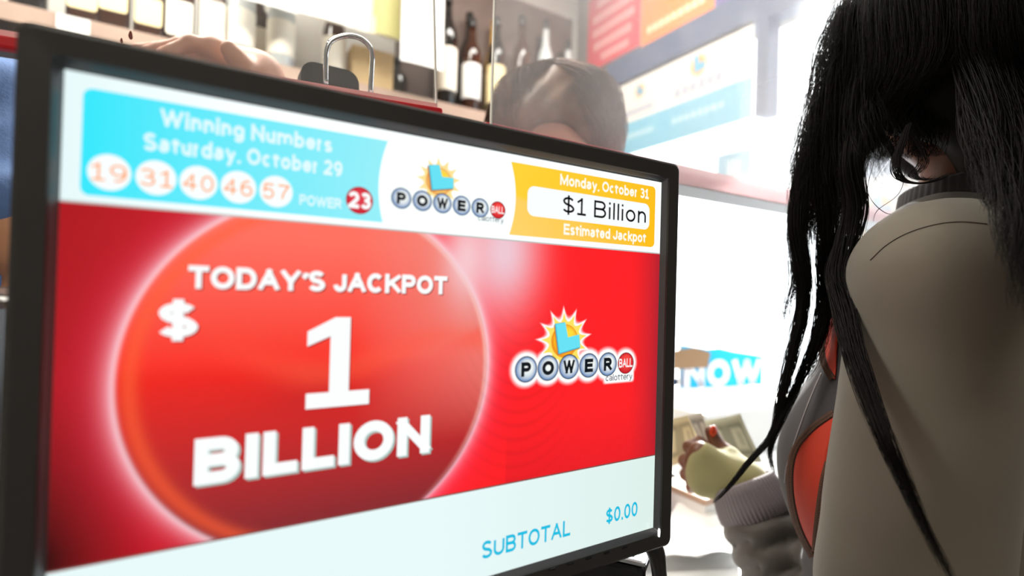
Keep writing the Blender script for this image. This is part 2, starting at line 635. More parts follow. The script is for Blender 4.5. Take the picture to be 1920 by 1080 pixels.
M['paper'] = mat('white_paper', (0.85, 0.85, 0.84), 0.7)
M['kraft'] = mat('kraft_card', lin(206, 176, 128), 0.75, var=0.08)
M['cream'] = mat('cream_label', lin(246, 226, 176), 0.6)
M['offwhite'] = mat('ivory_label', lin(248, 240, 224), 0.6)
M['whisky'] = mat('amber_bottle_glass', lin(58, 30, 16), 0.08, spec=0.7)
M['darkglass'] = mat('dark_bottle_glass', lin(28, 24, 22), 0.08, spec=0.7)
M['clearglass'] = mat('pale_bottle_glass', lin(200, 205, 205), 0.08, spec=0.7)
M['gold'] = mat('gold_bottle_glass', lin(205, 160, 70), 0.12, spec=0.7)
M['cap_black'] = mat('bottle_cap_black', lin(24, 20, 18), 0.35)
M['cap_gold'] = mat('bottle_cap_gold', lin(190, 150, 80), 0.3, metal=0.6)
M['shelf'] = mat('shelf_edge_strip', lin(178, 152, 136), 0.5, var=0.08)
M['shelfwood'] = mat('shelf_board', lin(92, 66, 50), 0.6, var=0.15)
M['olive'] = mat('olive_panel', lin(122, 106, 62), 0.7, var=0.08)


def dusty(name, lo, hi, scale, band=None, glaze=0.04):
    """clear acrylic with a film of dust and wipe marks that scatters the daylight"""
    m = bpy.data.materials.new(name)
    m.use_nodes = True
    nt = m.node_tree
    nt.nodes.remove(nt.nodes['Principled BSDF'])
    out = nt.nodes['Material Output']
    tr = nt.nodes.new('ShaderNodeBsdfTransparent')
    tr.inputs[0].default_value = (0.97, 0.98, 0.98, 1)
    gl = nt.nodes.new('ShaderNodeBsdfGlossy')
    gl.inputs['Roughness'].default_value = 0.03
    m1 = nt.nodes.new('ShaderNodeMixShader')
    m1.inputs[0].default_value = glaze
    nt.links.new(tr.outputs[0], m1.inputs[1])
    nt.links.new(gl.outputs[0], m1.inputs[2])
    tl = nt.nodes.new('ShaderNodeBsdfTranslucent')
    tl.inputs[0].default_value = (0.95, 0.95, 1.0, 1)
    df = nt.nodes.new('ShaderNodeBsdfDiffuse')
    df.inputs[0].default_value = (0.9, 0.9, 0.92, 1)
    m2 = nt.nodes.new('ShaderNodeMixShader')
    m2.inputs[0].default_value = 0.35
    nt.links.new(tl.outputs[0], m2.inputs[1])
    nt.links.new(df.outputs[0], m2.inputs[2])
    tc = nt.nodes.new('ShaderNodeTexCoord')
    n = nt.nodes.new('ShaderNodeTexNoise')
    n.inputs['Scale'].default_value = scale
    n.inputs['Detail'].default_value = 4
    n.inputs['Distortion'].default_value = 0.6
    nt.links.new(tc.outputs['Object'], n.inputs['Vector'])
    mr = nt.nodes.new('ShaderNodeMapRange')
    mr.inputs['From Min'].default_value, mr.inputs['From Max'].default_value = 0.32, 0.70
    mr.inputs['To Min'].default_value, mr.inputs['To Max'].default_value = lo, hi
    nt.links.new(n.outputs['Fac'], mr.inputs['Value'])
    fac = mr.outputs[0]
    if band is not None:
        # smears and painted-in glare: (centre x, centre z, half width x, half width z, amount)
        sx = nt.nodes.new('ShaderNodeSeparateXYZ')
        nt.links.new(tc.outputs['Object'], sx.inputs[0])
        for cx, cz, hx, hz, amt in band:
            def ax(sock, c, h):
                a = nt.nodes.new('ShaderNodeMath'); a.operation = 'SUBTRACT'; a.inputs[1].default_value = c
                nt.links.new(sock, a.inputs[0])
                b = nt.nodes.new('ShaderNodeMath'); b.operation = 'DIVIDE'; b.inputs[1].default_value = h
                nt.links.new(a.outputs[0], b.inputs[0])
                d = nt.nodes.new('ShaderNodeMath'); d.operation = 'MULTIPLY'
                nt.links.new(b.outputs[0], d.inputs[0]); nt.links.new(b.outputs[0], d.inputs[1])
                return d.outputs[0]
            s1 = nt.nodes.new('ShaderNodeMath'); s1.operation = 'ADD'
            nt.links.new(ax(sx.outputs[0], cx, hx), s1.inputs[0]); nt.links.new(ax(sx.outputs[2], cz, hz), s1.inputs[1])
            ng = nt.nodes.new('ShaderNodeMath'); ng.operation = 'MULTIPLY'; ng.inputs[1].default_value = -1.0
            nt.links.new(s1.outputs[0], ng.inputs[0])
            ex = nt.nodes.new('ShaderNodeMath'); ex.operation = 'EXPONENT'
            nt.links.new(ng.outputs[0], ex.inputs[0])
            sc = nt.nodes.new('ShaderNodeMath'); sc.operation = 'MULTIPLY_ADD'; sc.inputs[1].default_value = amt
            nt.links.new(ex.outputs[0], sc.inputs[0]); nt.links.new(fac, sc.inputs[2])
            fac = sc.outputs[0]
    m3 = nt.nodes.new('ShaderNodeMixShader')
    nt.links.new(fac, m3.inputs[0])
    nt.links.new(m1.outputs[0], m3.inputs[1])
    nt.links.new(m2.outputs[0], m3.inputs[2])
    nt.links.new(m3.outputs[0], out.inputs['Surface'])
    return m


# ------------------------------------------------------------------ the room
def struct(name, mb, m, label=None, parent=None):
    o = mb.build(name, m, parent)
    if parent is None:
        o['kind'] = 'structure'
        o['label'] = label
    return o


XW, YB, XL, YR, ZC = 1.5, 1.95, -2.3, -2.6, 2.86
struct('floor', MB().box((XL - .1, YR - .1, -0.08), (XW + .1, YB + .1, 0)), M['floor'], 'dark vinyl shop floor')
struct('ceiling', MB().box((XL - .1, YR - .1, ZC), (XW + .1, YB + .1, ZC + .08)), M['ceiling'], 'white ceiling of the shop')
struct('wall_back', MB().box((XL - .1, YB, 0), (XW + .1, YB + .1, ZC)), M['wall'], 'wall behind the bottle shelves')
struct('wall_left', MB().box((XL - .1, YR, 0), (XL, YB, ZC)), M['wall'], 'plain wall at the far side of the shop')
struct('wall_rear', MB().box((XL, YR - .1, 0), (XW, YR, ZC)), M['wall'], 'wall on the customers side of the shop')
WY0, WY1, WZ0, WZ1 = 0.08, 1.70, 1.02, 2.24
w = MB()
w.box((XW, YR, 0), (XW + .1, YB, WZ0)).box((XW, YR, WZ1), (XW + .1, YB, ZC)).box((XW, YR, WZ0), (XW + .1, WY0, WZ1)).box((XW, WY1, WZ0), (XW + .1, YB, WZ1))
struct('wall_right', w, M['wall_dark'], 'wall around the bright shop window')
win = MB()
for lo, hi in (((XW - .03, WY0, WZ1 - .02), (XW + .03, WY1, WZ1 + .10)), ((XW - .02, WY0, WZ0), (XW + .03, WY1, WZ0 + .04)), ((XW - .03, .955, 1.925), (XW + .03, .995, WZ1 - .02)), ((XW - .02, WY0, WZ0 + .04), (XW + .03, WY0 + .05, WZ1 - .02)), ((XW - .02, WY1 - .04, WZ0 + .04), (XW + .03, WY1, WZ1 - .02))):
    win.box(lo, hi)
wf = win.build('window_1', M['frame'])
wf['kind'] = 'structure'
wf['label'] = 'blue grey framed shop window full of daylight'
MB().box((XW + .032, WY0, WZ0), (XW + .038, WY1, WZ1)).build('pane', dusty('window_glass', 0.0, 0.03, 3.0), wf)

# ceiling light fittings
LEN = mat('light_diffuser', (1.0, 0.95, 0.86), 0.5, emit=2.5)
for i, (x, y, lb) in enumerate(((-0.35, 1.15, 'long ceiling light over the bottle shelves'), (0.75, 1.15, 'long ceiling light between the shelves and window signs'), (-0.2, -1.1, 'added ceiling light over the customers side, out of view'))):
    t = thing('ceiling_light', lb, 'ceiling light', (x, y, ZC), group='ceiling lights')
    MB().box((-.62, -.17, -.022), (-.58, .17, 0)).box((.58, -.17, -.022), (.62, .17, 0)).box((-.58, -.17, -.022), (.58, -.13, 0)).box((-.58, .13, -.022), (.58, .17, 0)).build('frame', M['paper'], t)
    MB().box((-.58, -.13, -.012), (.58, .13, -.002)).build('diffuser', LEN, t)

# ------------------------------------------------------------------ counter
ZT = 0.96
t = thing('counter', 'white topped sales counter under the monitor and the cash', 'counter', (0, 0, 0))
def xprism(mb, poly, z0, z1, mi=0):
    n = len(poly)
    v = [(x, y, z0) for x, y in poly] + [(x, y, z1) for x, y in poly]
    f = [tuple(range(n - 1, -1, -1)), tuple(range(n, 2 * n))] + [(i, (i + 1) % n, n + (i + 1) % n, n + i) for i in range(n)]
    return mb.add(v, f, mi)
LP = [(-1.4, .365), (.555, .365), (.60, .435), (XW - .005, .435), (XW - .005, 1.12), (.80, 1.12), (.80, .60), (-1.4, .60)]
xprism(MB(), LP, ZT - .035, ZT).build('countertop', M['counter'], t)
LP2 = [(-1.38, .50), (XW - .01, .50), (XW - .01, 1.09), (.83, 1.09), (.83, .575), (-1.38, .575)]
xprism(MB(), LP2, 0, ZT - .035).build('base', M['counter_side'], t)

# red ledges of the guard screen, above eye level
LZ0, LZ1 = 1.511, 1.538
t = thing('ledge', 'red plastic edged ledge under the hazy guard panel beside the customer', 'ledge', (0, .5, LZ0), group='red ledges of the guard screen')
MB().box((.262, 0, 0), (.535, .012, LZ1 - LZ0), bev=.003).build('front_strip', M['red'], t)
pk = bpy.data.materials.new('glare_pink_translucent')  # paleness of veiling glare, put into the strip's own colour
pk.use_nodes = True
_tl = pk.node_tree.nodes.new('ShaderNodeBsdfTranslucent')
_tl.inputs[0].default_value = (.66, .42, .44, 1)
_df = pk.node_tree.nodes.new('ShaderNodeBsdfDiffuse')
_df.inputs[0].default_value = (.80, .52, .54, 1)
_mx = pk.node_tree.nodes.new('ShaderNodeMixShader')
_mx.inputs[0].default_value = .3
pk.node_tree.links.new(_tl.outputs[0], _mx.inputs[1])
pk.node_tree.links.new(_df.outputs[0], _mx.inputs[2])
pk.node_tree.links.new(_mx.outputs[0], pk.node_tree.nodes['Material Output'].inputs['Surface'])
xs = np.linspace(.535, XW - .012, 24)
link('glare_strip', [(x, .003, z) for x in xs for z in (0, LZ1 - LZ0)], [(2 * i, 2 * i + 2, 2 * i + 3, 2 * i + 1) for i in range(23)], pk, t)
MB().box((.262, .012, .004), (.535, .060, .022)).box((.535, .0035, -.001), (XW - .012, .060, .0015)).build('board', M['counter_side'], t)
for x in (.29, 1.47):
    MB().box((x - .012, .026, ZT - LZ0), (x + .012, .054, .004)).build('post', M['silver'], t)
SL = math.atan(.055)
t = thing('ledge', 'thin slightly tilted red ledge behind the top of the monitor', 'ledge', (.212, .5, 1.5325), group='red ledges of the guard screen')
t.rotation_euler = (0, -SL, 0)
MB().box((-1.15, 0, 0), (0, .010, .0093), bev=.002).build('front_strip', M['red'], t)
MB().box((-1.15, .010, .001), (-.002, .024, .008)).build('board', M['counter_side'], t)
for x in (-1.0, -.03):
    MB().box((x - .006, .012, ZT - 1.5325 + .016 - x * .058), (x + .006, .024, .002)).build('post', M['silver'], t)

ACR1 = dusty('acrylic_light_dust', 0.008, 0.03, 9.0)
ACR2 = dusty('acrylic_dust_and_glare', 0.03, 0.12, 5.0, band=[(.14, .20, .12, .05, .07), (.05, .235, .20, .03, .10), (.78, .10, .42, .30, .34)])  # bands hold smears plus window glare painted in as extra dust
LIP = mat('acrylic_edge', lin(226, 226, 220), 0.2)
t = thing('acrylic_panel', 'clear acrylic guard panel standing over the top of the monitor', 'guard panel', (.212, .514, 1.5412), group='acrylic guard panels')
t.rotation_euler = (0, -SL, 0)
MB().box((-1.14, 0, 0), (-.002, .003, .95)).build('sheet', ACR1, t)
MB().box((-.0022, -.0004, 0), (-.0008, .0034, .95)).build('cut_edge', LIP, t)
MB().box((-1.14, -.0036, 0), (-.0025, -.0008, .0078)).build('reflection_strip', M['pink'], t)  # pink reflection on the acrylic, built as a coloured strip
DRIP = mat('brown_splash', lin(120, 46, 30), 0.4)
for px, py, s in ((245, 66, 1.0), (228, 76, .62), (105, 60, .55)):
    c = pixY(px, py, .5135) - np.array([.212, .514, 1.5412])
    c = np.array([c[0] * math.cos(SL) + c[2] * math.sin(SL), 0, -c[0] * math.sin(SL) + c[2] * math.cos(SL)])
    d = MB()
    pts = [(c[0] + .0016 * s * math.sin(a) * (1 if math.cos(a) < 0 else .75), -.0004, c[2] + .0036 * s * math.cos(a)) for a in np.linspace(0, 2 * math.pi, 13)[:-1]]
    d.add(pts, [tuple(range(12))])
    d.build('splash_mark', DRIP, t)
t = thing('acrylic_panel', 'hazy smeared acrylic guard panel between the brown haired cashier and the customer', 'guard panel', (0.268, .4955, LZ0 - .004), group='acrylic guard panels')
MB().box((0, 0, 0), (1.214, .003, .95)).build('sheet', ACR2, t)
MB().box((-.0016, -.0004, 0), (-.0002, .0034, .95)).build('cut_edge', LIP, t)

# chrome hoop standing on the ledge
t0 = pixY(656, 112, .527)
hp = [pixY(x, y, .527) for x, y in ((611, 158), (611, 120), (612, 98), (620, 78), (638, 69), (656, 67), (676, 72), (692, 86), (698, 104), (697, 130), (695, 176))]
tag(MB().tube(spline(hp, 44), .0026, 8).build('hoop', M['chrome'], None, True), 'thin chrome hoop standing on the red ledge', 'hoop')

# ------------------------------------------------------------------ monitor
MX, MY, MZ, MW = -0.056063, 0.309929, 1.156388, 0.386667
U = MW / 400.0
mon = thing('monitor', 'black framed customer monitor showing the one billion jackpot', 'monitor', (0, 0, 0))


def loop(ins, y, r):
    """rounded rectangle, ins = units outside the lit area"""
    return [(MX + u * U, MY + y, MZ + v * U) for u, v in rrect(-ins + .3, -ins, 401.2 + ins, 301 + ins, r, 5)]


b = MB()
b.loft([loop(3.7, -.0040, 1.6), loop(4.3, -.0054, 2), loop(14.8, -.0062, 5.0), loop(16.6, -.0050, 6.0), loop(17.2, -.0028, 6.6), loop(17.2, .022, 6.6)], cap=False)
b.build('bezel', M['plastic'], mon)
MB().loft([loop(0, .0008, .5), loop(.5, .0002, .6), loop(1.0, -.0002, .7), loop(3.7, -.0040, 1.6)], cap=False).build('inner_lip', mat('black_satin_plastic', (.075, .078, .088), .25, spec=1.0), mon)
b = MB()
b.loft([loop(17.0, .0222, 6.6), loop(16.4, .030, 6.6), loop(10, .040, 12), loop(-40, .052, 20), loop(-60, .060, 22)])
b.build('back_housing', M['plastic'], mon)

ink = Ink((MX, MY, MZ), (U, 0, 0), (0, 0, U), (0, -1, 0), 0.00014)
BC, BR = np.array([127.5, 149.3]), 105.0


def mixc(a, b, t):
    t = np.clip(t, 0, 1)[:, None]
    return a * (1 - t) + b * t


def red_field(uv):
    x, z = uv[:, 0], uv[:, 1]
    d = np.hypot(x - BC[0], z - BC[1])
    n = len(x)
    L = lambda *c: np.tile(lin(*c), (n, 1))
    base = mixc(L(188, 14, 28), L(255, 30, 36), (x - 60) / 150)
    base = mixc(base, L(52, 0, 2), np.clip((42 - x) / 42, 0, 1) * np.clip((170 - z) / 100, 0.18, 1))
    base = mixc(base, L(150, 30, 48), np.clip((x - 368) / 36, 0, 1) ** 1.3 * .85)
    base = mixc(base, L(205, 20, 36), np.clip((110 - z) / 60, 0, 1) * (x > 250) * .5)
    e0 = np.maximum(d - BR, 0)
    base = mixc(base, L(255, 48, 84), np.exp(-e0 / 9.0) * .8)
    g = np.exp(-e0 / 2.8) * .92
    lowr = np.clip((BC[1] - z) / 90, 0, 1) * (x > BC[0])
    glow = mixc(L(255, 222, 232), L(250, 110, 150), lowr * .7)
    out = mixc(base, glow, g)
    # washed corner above the ball's right shoulder: partly reflected glare, painted in
    glare = np.exp(-((x - 244) / 26) ** 2 - ((z - 230) / 38) ** 2)
    out = mixc(out, L(238, 206, 218), glare * .95)
    inn = mixc(L(250, 33, 22), L(255, 112, 96), (z - 150) / 80)
    inn = mixc(inn, L(214, 24, 24), np.exp(-((x - 120) / 30) ** 2 - ((z - 138) / 14) ** 2) * .6)
    inn = mixc(inn, L(140, 40, 46), np.clip((158 - z) / 92, 0, 1) ** .78)
    inn = mixc(inn, L(232, 150, 140), np.clip((x - 140) / 90, 0, 1) * np.clip((z - 100) / 60, 0, 1) * .75)
    # soft lighter lobe at lower right with its sharp upper rim
    rim = 172 + (x - 190) * .5 - 14
    lob = 1 / (1 + np.exp(-(rim - z) / 1.6)) * np.exp(-np.maximum(rim - z, 0) / 18.0) * np.clip((x - 165) / 60, 0, 1)
    inn = mixc(inn, L(250, 70, 58), np.clip(lob, 0, 1) * .6)
    wave = np.exp(-((z - (160 + 10 * np.sin(x / 26.0))) / 9) ** 2) * np.clip((x - 60) / 50, 0, 1)
    inn = mixc(inn, L(255, 92, 66), wave * .45)
    edge = np.exp(-((d - 99) / 4.0) ** 2) * (x < BC[0])
    inn = mixc(inn, L(255, 96, 52), edge * .55)
    inn = mixc(inn, L(250, 190, 180), np.exp(-((d - 103.4) / 1.3) ** 2) * (x > BC[0] - 20) * np.clip((z - 60) / 90, 0, 1) * .7)
    # radial streaks and faint interference arcs seen on the panel
    out = mixc(out, L(255, 240, 245), np.exp(-((d - BR) / 1.4) ** 2) * .35)
    k = 1 / (1 + np.exp((d - BR) / .45))
    res = mixc(out, inn, k)
    res = mixc(res, L(246, 214, 220), .8 * np.exp(-((x - 214) / 15) ** 2 - ((z - 224) / 28) ** 2))  # second pale patch of the same painted glare
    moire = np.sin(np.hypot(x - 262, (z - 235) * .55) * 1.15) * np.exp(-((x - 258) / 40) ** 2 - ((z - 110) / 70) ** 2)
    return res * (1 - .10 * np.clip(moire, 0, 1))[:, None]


WT = np.array([1.0, 1.06, 1.06]) * 1.02
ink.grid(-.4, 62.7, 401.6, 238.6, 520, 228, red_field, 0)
HW = lambda uv: mixc(np.tile(np.array([.80, .95, .96]), (len(uv), 1)), np.tile(WT, (len(uv), 1)), uv[:, 0] / 90)
ink.grid(-.4, 238.6, 401.6, 301, 24, 4, HW, 0)
ink.grid(-.4, -.6, 401.6, 62.7, 60, 16, lambda uv: mixc(np.tile(lin(232, 250, 250), (len(uv), 1)), np.tile(lin(222, 240, 234), (len(uv), 1)), (uv[:, 0] - 200) / 200), 0)
ink.rect(-.4, 62.2, 401.6, 63.2, lin(120, 70, 66), 1)
ink.rect(-.4, 238.0, 401.6, 239.0, lin(190, 190, 186), 1)
# blue winning-numbers box, concave on its inner side
arc = [(154.8 + 1.8 * t - 7.5 * (1 - (2 * t - 1) ** 2) * .55, 242.6 + t * 51.6) for t in np.linspace(0, 1, 15)]
bx = [(10.5, 242.2)] + arc + [(11, 294)] + [(6.9 + 4 * (1 - math.sin(a)) , 290 + 4 * math.cos(a)) for a in np.linspace(.3, 1.57, 5)] + [(6.9 + 4 * (1 - math.cos(a)), 246 - 4 * math.sin(a)) for a in np.linspace(0, 1.57, 5)]
cb = [lin(*(np.array([52, 232, 252]) + (np.array([150, 240, 250]) - np.array([52, 232, 252])) * min(1, max(0, (u - 10) / 130)))) for u, v in bx]
ink.poly(bx, cb, 2)
LB = lin(226, 252, 255)
ink.text('Winning Numbers', 37.8, 281.2, 123, 290.4, LB, 3, w=.23, gap=.11)
ink.text('Saturday, October 29', 31.0, 267.6, 129.2, 276.8, LB, 3, w=.23, gap=.11)
for (u, s) in ((18.0, '19'), (37.0, '31'), (55.6, '40'), (74.3, '46'), (93.2, '57')):
    ink.disc(u, 254.3, 8.7, 8.9, lin(250, 255, 255), 3)
    ink.text(s, u - 6.9, 249.9, u + 6.7, 258.4, lin(255, 146, 28), 4, w=.10, gap=.26)
ink.text('POWER', 105.6, 248.2, 129.3, 254.4, LB, 3, w=.21, gap=.09)
ink.disc(140.1, 254.7, 8.3, 8.4, lin(150, 20, 36), 3)
ink.disc(140.1, 254.7, 7.9, 8.0, lin(200, 26, 46), 4, ci=lin(226, 60, 76), off=(-.1, .4))
ink.text('23', 133.2, 249.6, 147.0, 259.8, lin(255, 255, 255), 5, w=.24, gap=.08)
# orange next-draw box
arc = [(247.5 + 9.5 * (1 - (2 * t - 1) ** 2) * .5, 242.5 + t * 52.9) for t in np.linspace(0, 1, 15)]
ob = arc[::-1] + [(390, 243.4)] + [(390.2 + 4 * math.sin(a), 247.6 - 4 * math.cos(a)) for a in np.linspace(.2, 1.57, 5)] + [(390.2 + 4 * math.cos(a), 292 + 4 * math.sin(a)) for a in np.linspace(0, 1.57, 5)]
oc = [lin(255, 192 + 22 * max(0, min(1, (290 - u) / 45)), 24 + 90 * max(0, min(1, (290 - u) / 45)) * (1 if v < 270 else .4)) for u, v in ob]
ink.poly(ob, oc, 2)
ink.rect(262.3, 257.9, 387.5, 280.2, lin(250, 255, 255), 3, r=6)
ink.text('Monday, October 31', 291.6, 284.4, 385.8, 293.0, lin(255, 253, 240), 3, w=.21, gap=.10)
ink.text('$1 Billion', 294.4, 262.9, 383.2, 276.6, lin(8, 8, 10), 4, w=.125, gap=.20, space=.42)
ink.text('Estimated Jackpot', 296.2, 246.6, 384.0, 255.2, lin(255, 253, 240), 3, w=.21, gap=.09)
# headline
SHD = lin(150, 26, 26)
HWT = lin(252, 255, 255)
for dx, dz, c, ly in ((.7, -.7, SHD, 1), (0, 0, HWT, 2)):
    ink.text("TODAY'S JACKPOT", 52.2 + dx, 198.2 + dz, 200.2 + dx, 210.4 + dz, c, ly, w=.25, gap=.07, space=.36)
    ink.text('$', 39.4 + dx, 171.5 + dz, 57.4 + dx, 191.5 + dz, c, ly, w=.22)
    ink.poly([(a + dx, v + dz) for a, v in ((112.4, 129.1), (149.6, 129.1), (149.6, 138.2), (137.0, 138.2), (137.0, 183.0), (128.0, 183.0), (112.4, 174.6), (112.4, 165.8), (125.4, 171.6), (125.4, 138.2), (112.4, 138.2))], c, ly)
for dx, dz, c, ly in ((1.3, -1.3, lin(168, 196, 190), 1), (0, 0, HWT, 2)):
    ink.text('BILLION', 57.6 + dx, 93.6 + dz, 190.6 + dx, 118.4 + dz, c, ly, w=.265, gap=.10)
CY = lin(24, 190, 226)
ink.text('SUBTOTAL', 232.3, 12.6, 310.4, 25.0, CY, 1, w=.18, gap=.12)
ink.text('$0.00', 346.8, 13.7, 382.2, 26.0, CY, 1, w=.175, gap=.14)


def star(cu, cv, r0, r1, n, rot):
    P = []
    for i in range(n):
        a = rot + 2 * math.pi * i / n
        for k in range(5):
            t = k / 5.0
            r = r0 + (r1 - r0) * (1 - math.sin(math.pi * t)) ** 1.6
            P.append((cu + r * math.cos(a + t * 2 * math.pi / n), cv + r * math.sin(a + t * 2 * math.pi / n)))
    return P


def logo(cx, cz, pitch, rad, halo, sunc, sr, Lpts, cal, ly):
    """row of lettered lottery balls with the sun and letter above"""
    us = [cx + pitch * i for i in range(6)]
    if halo:
        for k, a in enumerate(np.linspace(0, 1, 9)):
            c = lin(255, 70, 76) * (1 - a ** 1.6) + lin(255, 255, 255) * a ** 1.6
            g = 1.0 + 3.2 * (1 - a)
            ink.poly(star(sunc[0], sunc[1], sr * 1.28 + g, sr * 1.95 + g, 13, .18), c, ly + k * .3)
            for i, u in enumerate(us):
                q = rad if i < 5 else rad * .9
                ink.disc(u, cz, q * 1.12 + g, q * 1.12 + g, c, ly + k * .3 + .02 * i)
            ink.rect(cal[0] - .6 - g * .6, cal[1] - 1.0 - g * .5, cal[2] + .6 + g * .6, cal[3] + 3 + g * .5, c, ly + k * .3 + .15, r=2.6)
            for i in range(5):
                ink.rect(us[i], cz - rad * .7 - g * .4, us[i + 1], cz + rad * .6 + g * .4, c, ly + k * .3 + .17)
        ly += 3.2
    ink.poly(star(sunc[0], sunc[1], sr * 1.22, sr * 1.78, 13, .18), lin(255, 226, 96) if halo else lin(255, 228, 150), ly)
    ink.disc(sunc[0], sunc[1], sr * 1.04, sr * 1.04, lin(240, 150, 30) if halo else lin(240, 170, 90), ly + .4)
    ink.disc(sunc[0] + sr * .05, sunc[1] + sr * .05, sr * .93, sr * .93, lin(250, 168, 26) if halo else lin(246, 190, 110), ly + .6, ci=lin(255, 222, 60), off=(.35, .45))
    ink.poly([(u - .8, v - .9) for u, v in Lpts], lin(206, 120, 24), ly + .8)
    ink.poly(Lpts, lin(30, 178, 206), ly + 1.0)
    c0 = np.mean(Lpts, axis=0)
    ink.poly([(u + (c0[0] - u) * .05 + .35, v + (c0[1] - v) * .05 + .25) for u, v in Lpts], lin(104, 226, 246), ly + 1.2)
    for i, ch in enumerate('POWER'):
        u = us[i]
        ink.disc(u, cz, rad, rad, lin(24, 40, 56), ly + 1.6 + i * .01)
        ink.disc(u, cz, rad * .93, rad * .93, lin(88, 130, 186), ly + 1.8, ci=lin(250, 255, 250), off=(.30, .30))
        hw = rad * (.44 if ch not in 'WO' else .56)
        hh = rad * .55
        ink.text(ch, u - hw, cz - hh, u + hw, cz + hh, lin(14, 22, 30), ly + 2.0, w=.27)
    u = us[5]
    ink.disc(u, cz, rad * .92, rad * .92, lin(110, 14, 26), ly + 1.6)
    ink.disc(u, cz, rad * .86, rad * .86, lin(196, 20, 36), ly + 1.8, ci=lin(250, 70, 66), off=(.2, .5))
    ink.text('BALL', u - rad * .78, cz - rad * .36, u + rad * .78, cz + rad * .40, lin(255, 240, 240), ly + 2.0, w=.20, gap=.08)
    ink.text('calottery', cal[0], cal[1], cal[2], cal[3], lin(52, 78, 90), ly + 1.7, w=.125, gap=.10)


logo(264.9, 144.5, 19.78, 9.7, True, (299.8, 164.6), 12.4, [(289.8, 177.9), (299.4, 179.0), (302.4, 167.0), (313.8, 169.2), (315.2, 158.9), (294.0, 154.4)], (342.2, 130.8, 371.6, 136.0), 1)
logo(166.5, 259.2, 14.22, 6.75, False, (192.2, 273.6), 9.0, [(184.3, 283.4), (191.6, 284.6), (194.0, 276.6), (202.6, 277.0), (202.8, 269.9), (187.0, 266.9)], (222.0, 250.4, 242.6, 254.4), 1)
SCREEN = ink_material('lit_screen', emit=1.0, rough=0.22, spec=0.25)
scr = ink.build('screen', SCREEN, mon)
scr['label'] = 'lit lottery display with a red ball and white lettering'

b = MB()
lw = pixY(1236, 999, MY - .0065)
b.loft([[(lw[0] + u * .0010, MY + y, lw[2] + v * .0036) for u, v in rrect(-1, -1, 1, 1, .9, 4)] for y in (-.0058, -.0068)])
b.build('power_light', mat('white_led', (1, 1, 1), emit=1.6), mon)
b = MB()
for i in range(5):
    bp = pixY(1172 - 34 * i, 1027 + 10.0 * i, MY - .0062)
    b.box((bp[0] - .0025, MY - .0066, bp[2] - .0006), (bp[0] + .0025, MY - .0056, bp[2] + .0006))
b.build('button', M['plastic2'], mon)
b = MB()
b.box((.05, .372, ZT + .012), (.13, .402, 1.25), bev=.006)
b.build('stand_neck', M['plastic'], mon)
MB().box((-.02, .370, ZT), (.18, .50, ZT + .014), bev=.006).build('stand_base', M['plastic'], mon)

# card reader below the monitor's corner, and its cables
p = pix(1211, 1057, .47)
hz = p[2] - ZT
t = thing('card_reader', 'black card reader with a silver rim below the monitor', 'card reader', (p[0], p[1], ZT), math.radians(34.5))
MB().box((.001, .001, 0), (.079, .129, hz - .005), bev=.006).build('body', M['plastic2'], t)
MB().box((0, 0, hz - .005), (.080, .130, hz), bev=.003).build('rim', M['silver'], t)
MB().box((.010, .012, hz), (.070, .070, hz + .0015)).build('display', M['plastic2'], t)
cb = MB()
for j, (o1, o2) in enumerate(((0, 0), (12, 6))):
    cb.tube(spline([pix(1205 + o1, 1008, .46), pix(1222 + o1, 1032, .465), pix(1232 + o2, 1065, .47), pix(1234 + o2, 1110, .475), pix(1225 + o2, 1170, .49)], 24), .0055, 8)
tag(cb.build('cable', M['plastic'], None, True), 'thick black cables hanging under the right corner of the monitor', 'cable')

# ------------------------------------------------------------------ bottle shelves
SZ = 2.022
t = thing('shelf', 'wooden wall shelf with a pale edge strip under the bottles', 'shelf', (0, 0, SZ))
MB().box((-1.6, 1.70, -.045), (1.46, 1.705, 0)).build('edge_strip', M['shelf'], t)
MB().box((-1.6, 1.705, -.03), (1.46, YB - .002, 0)).build('board', M['shelfwood'], t)
t = thing('cabinet', 'olive brown cabinet below the bottle shelf', 'cabinet', (0, 0, 0))
MB().box((-1.6, 1.76, 0), (1.46, YB - .002, 1.94)).build('body', M['olive'], t)
for i in range(6):
    x = -1.58 + .507 * i
    dd = MB().box((x, 1.744, .08), (x + .49, 1.76, 1.92)).build('door', M['olive'], t)
    MB().box((x + .44, 1.730, .95), (x + .455, 1.744, 1.08)).build('handle', M['silver'], dd)
MB().box((.62, YB - .012, SZ + .001), (1.46, YB - .002, SZ + .62)).build('back_panel', mat('dark_back_panel', lin(112, 98, 92), .7, var=.2))
tag(bpy.data.objects['back_panel'], 'dark grey brown panel behind the tall bottles in the corner', 'panel')
pt = pixY(137, 55, 1.698)
tag(MB().box((pt[0] - .033, 1.696, SZ - .046), (pt[0] + .033, 1.6995, SZ - .002)).build('price_tag', M['paper']), 'blank white price tag on the shelf edge strip', 'price tag')


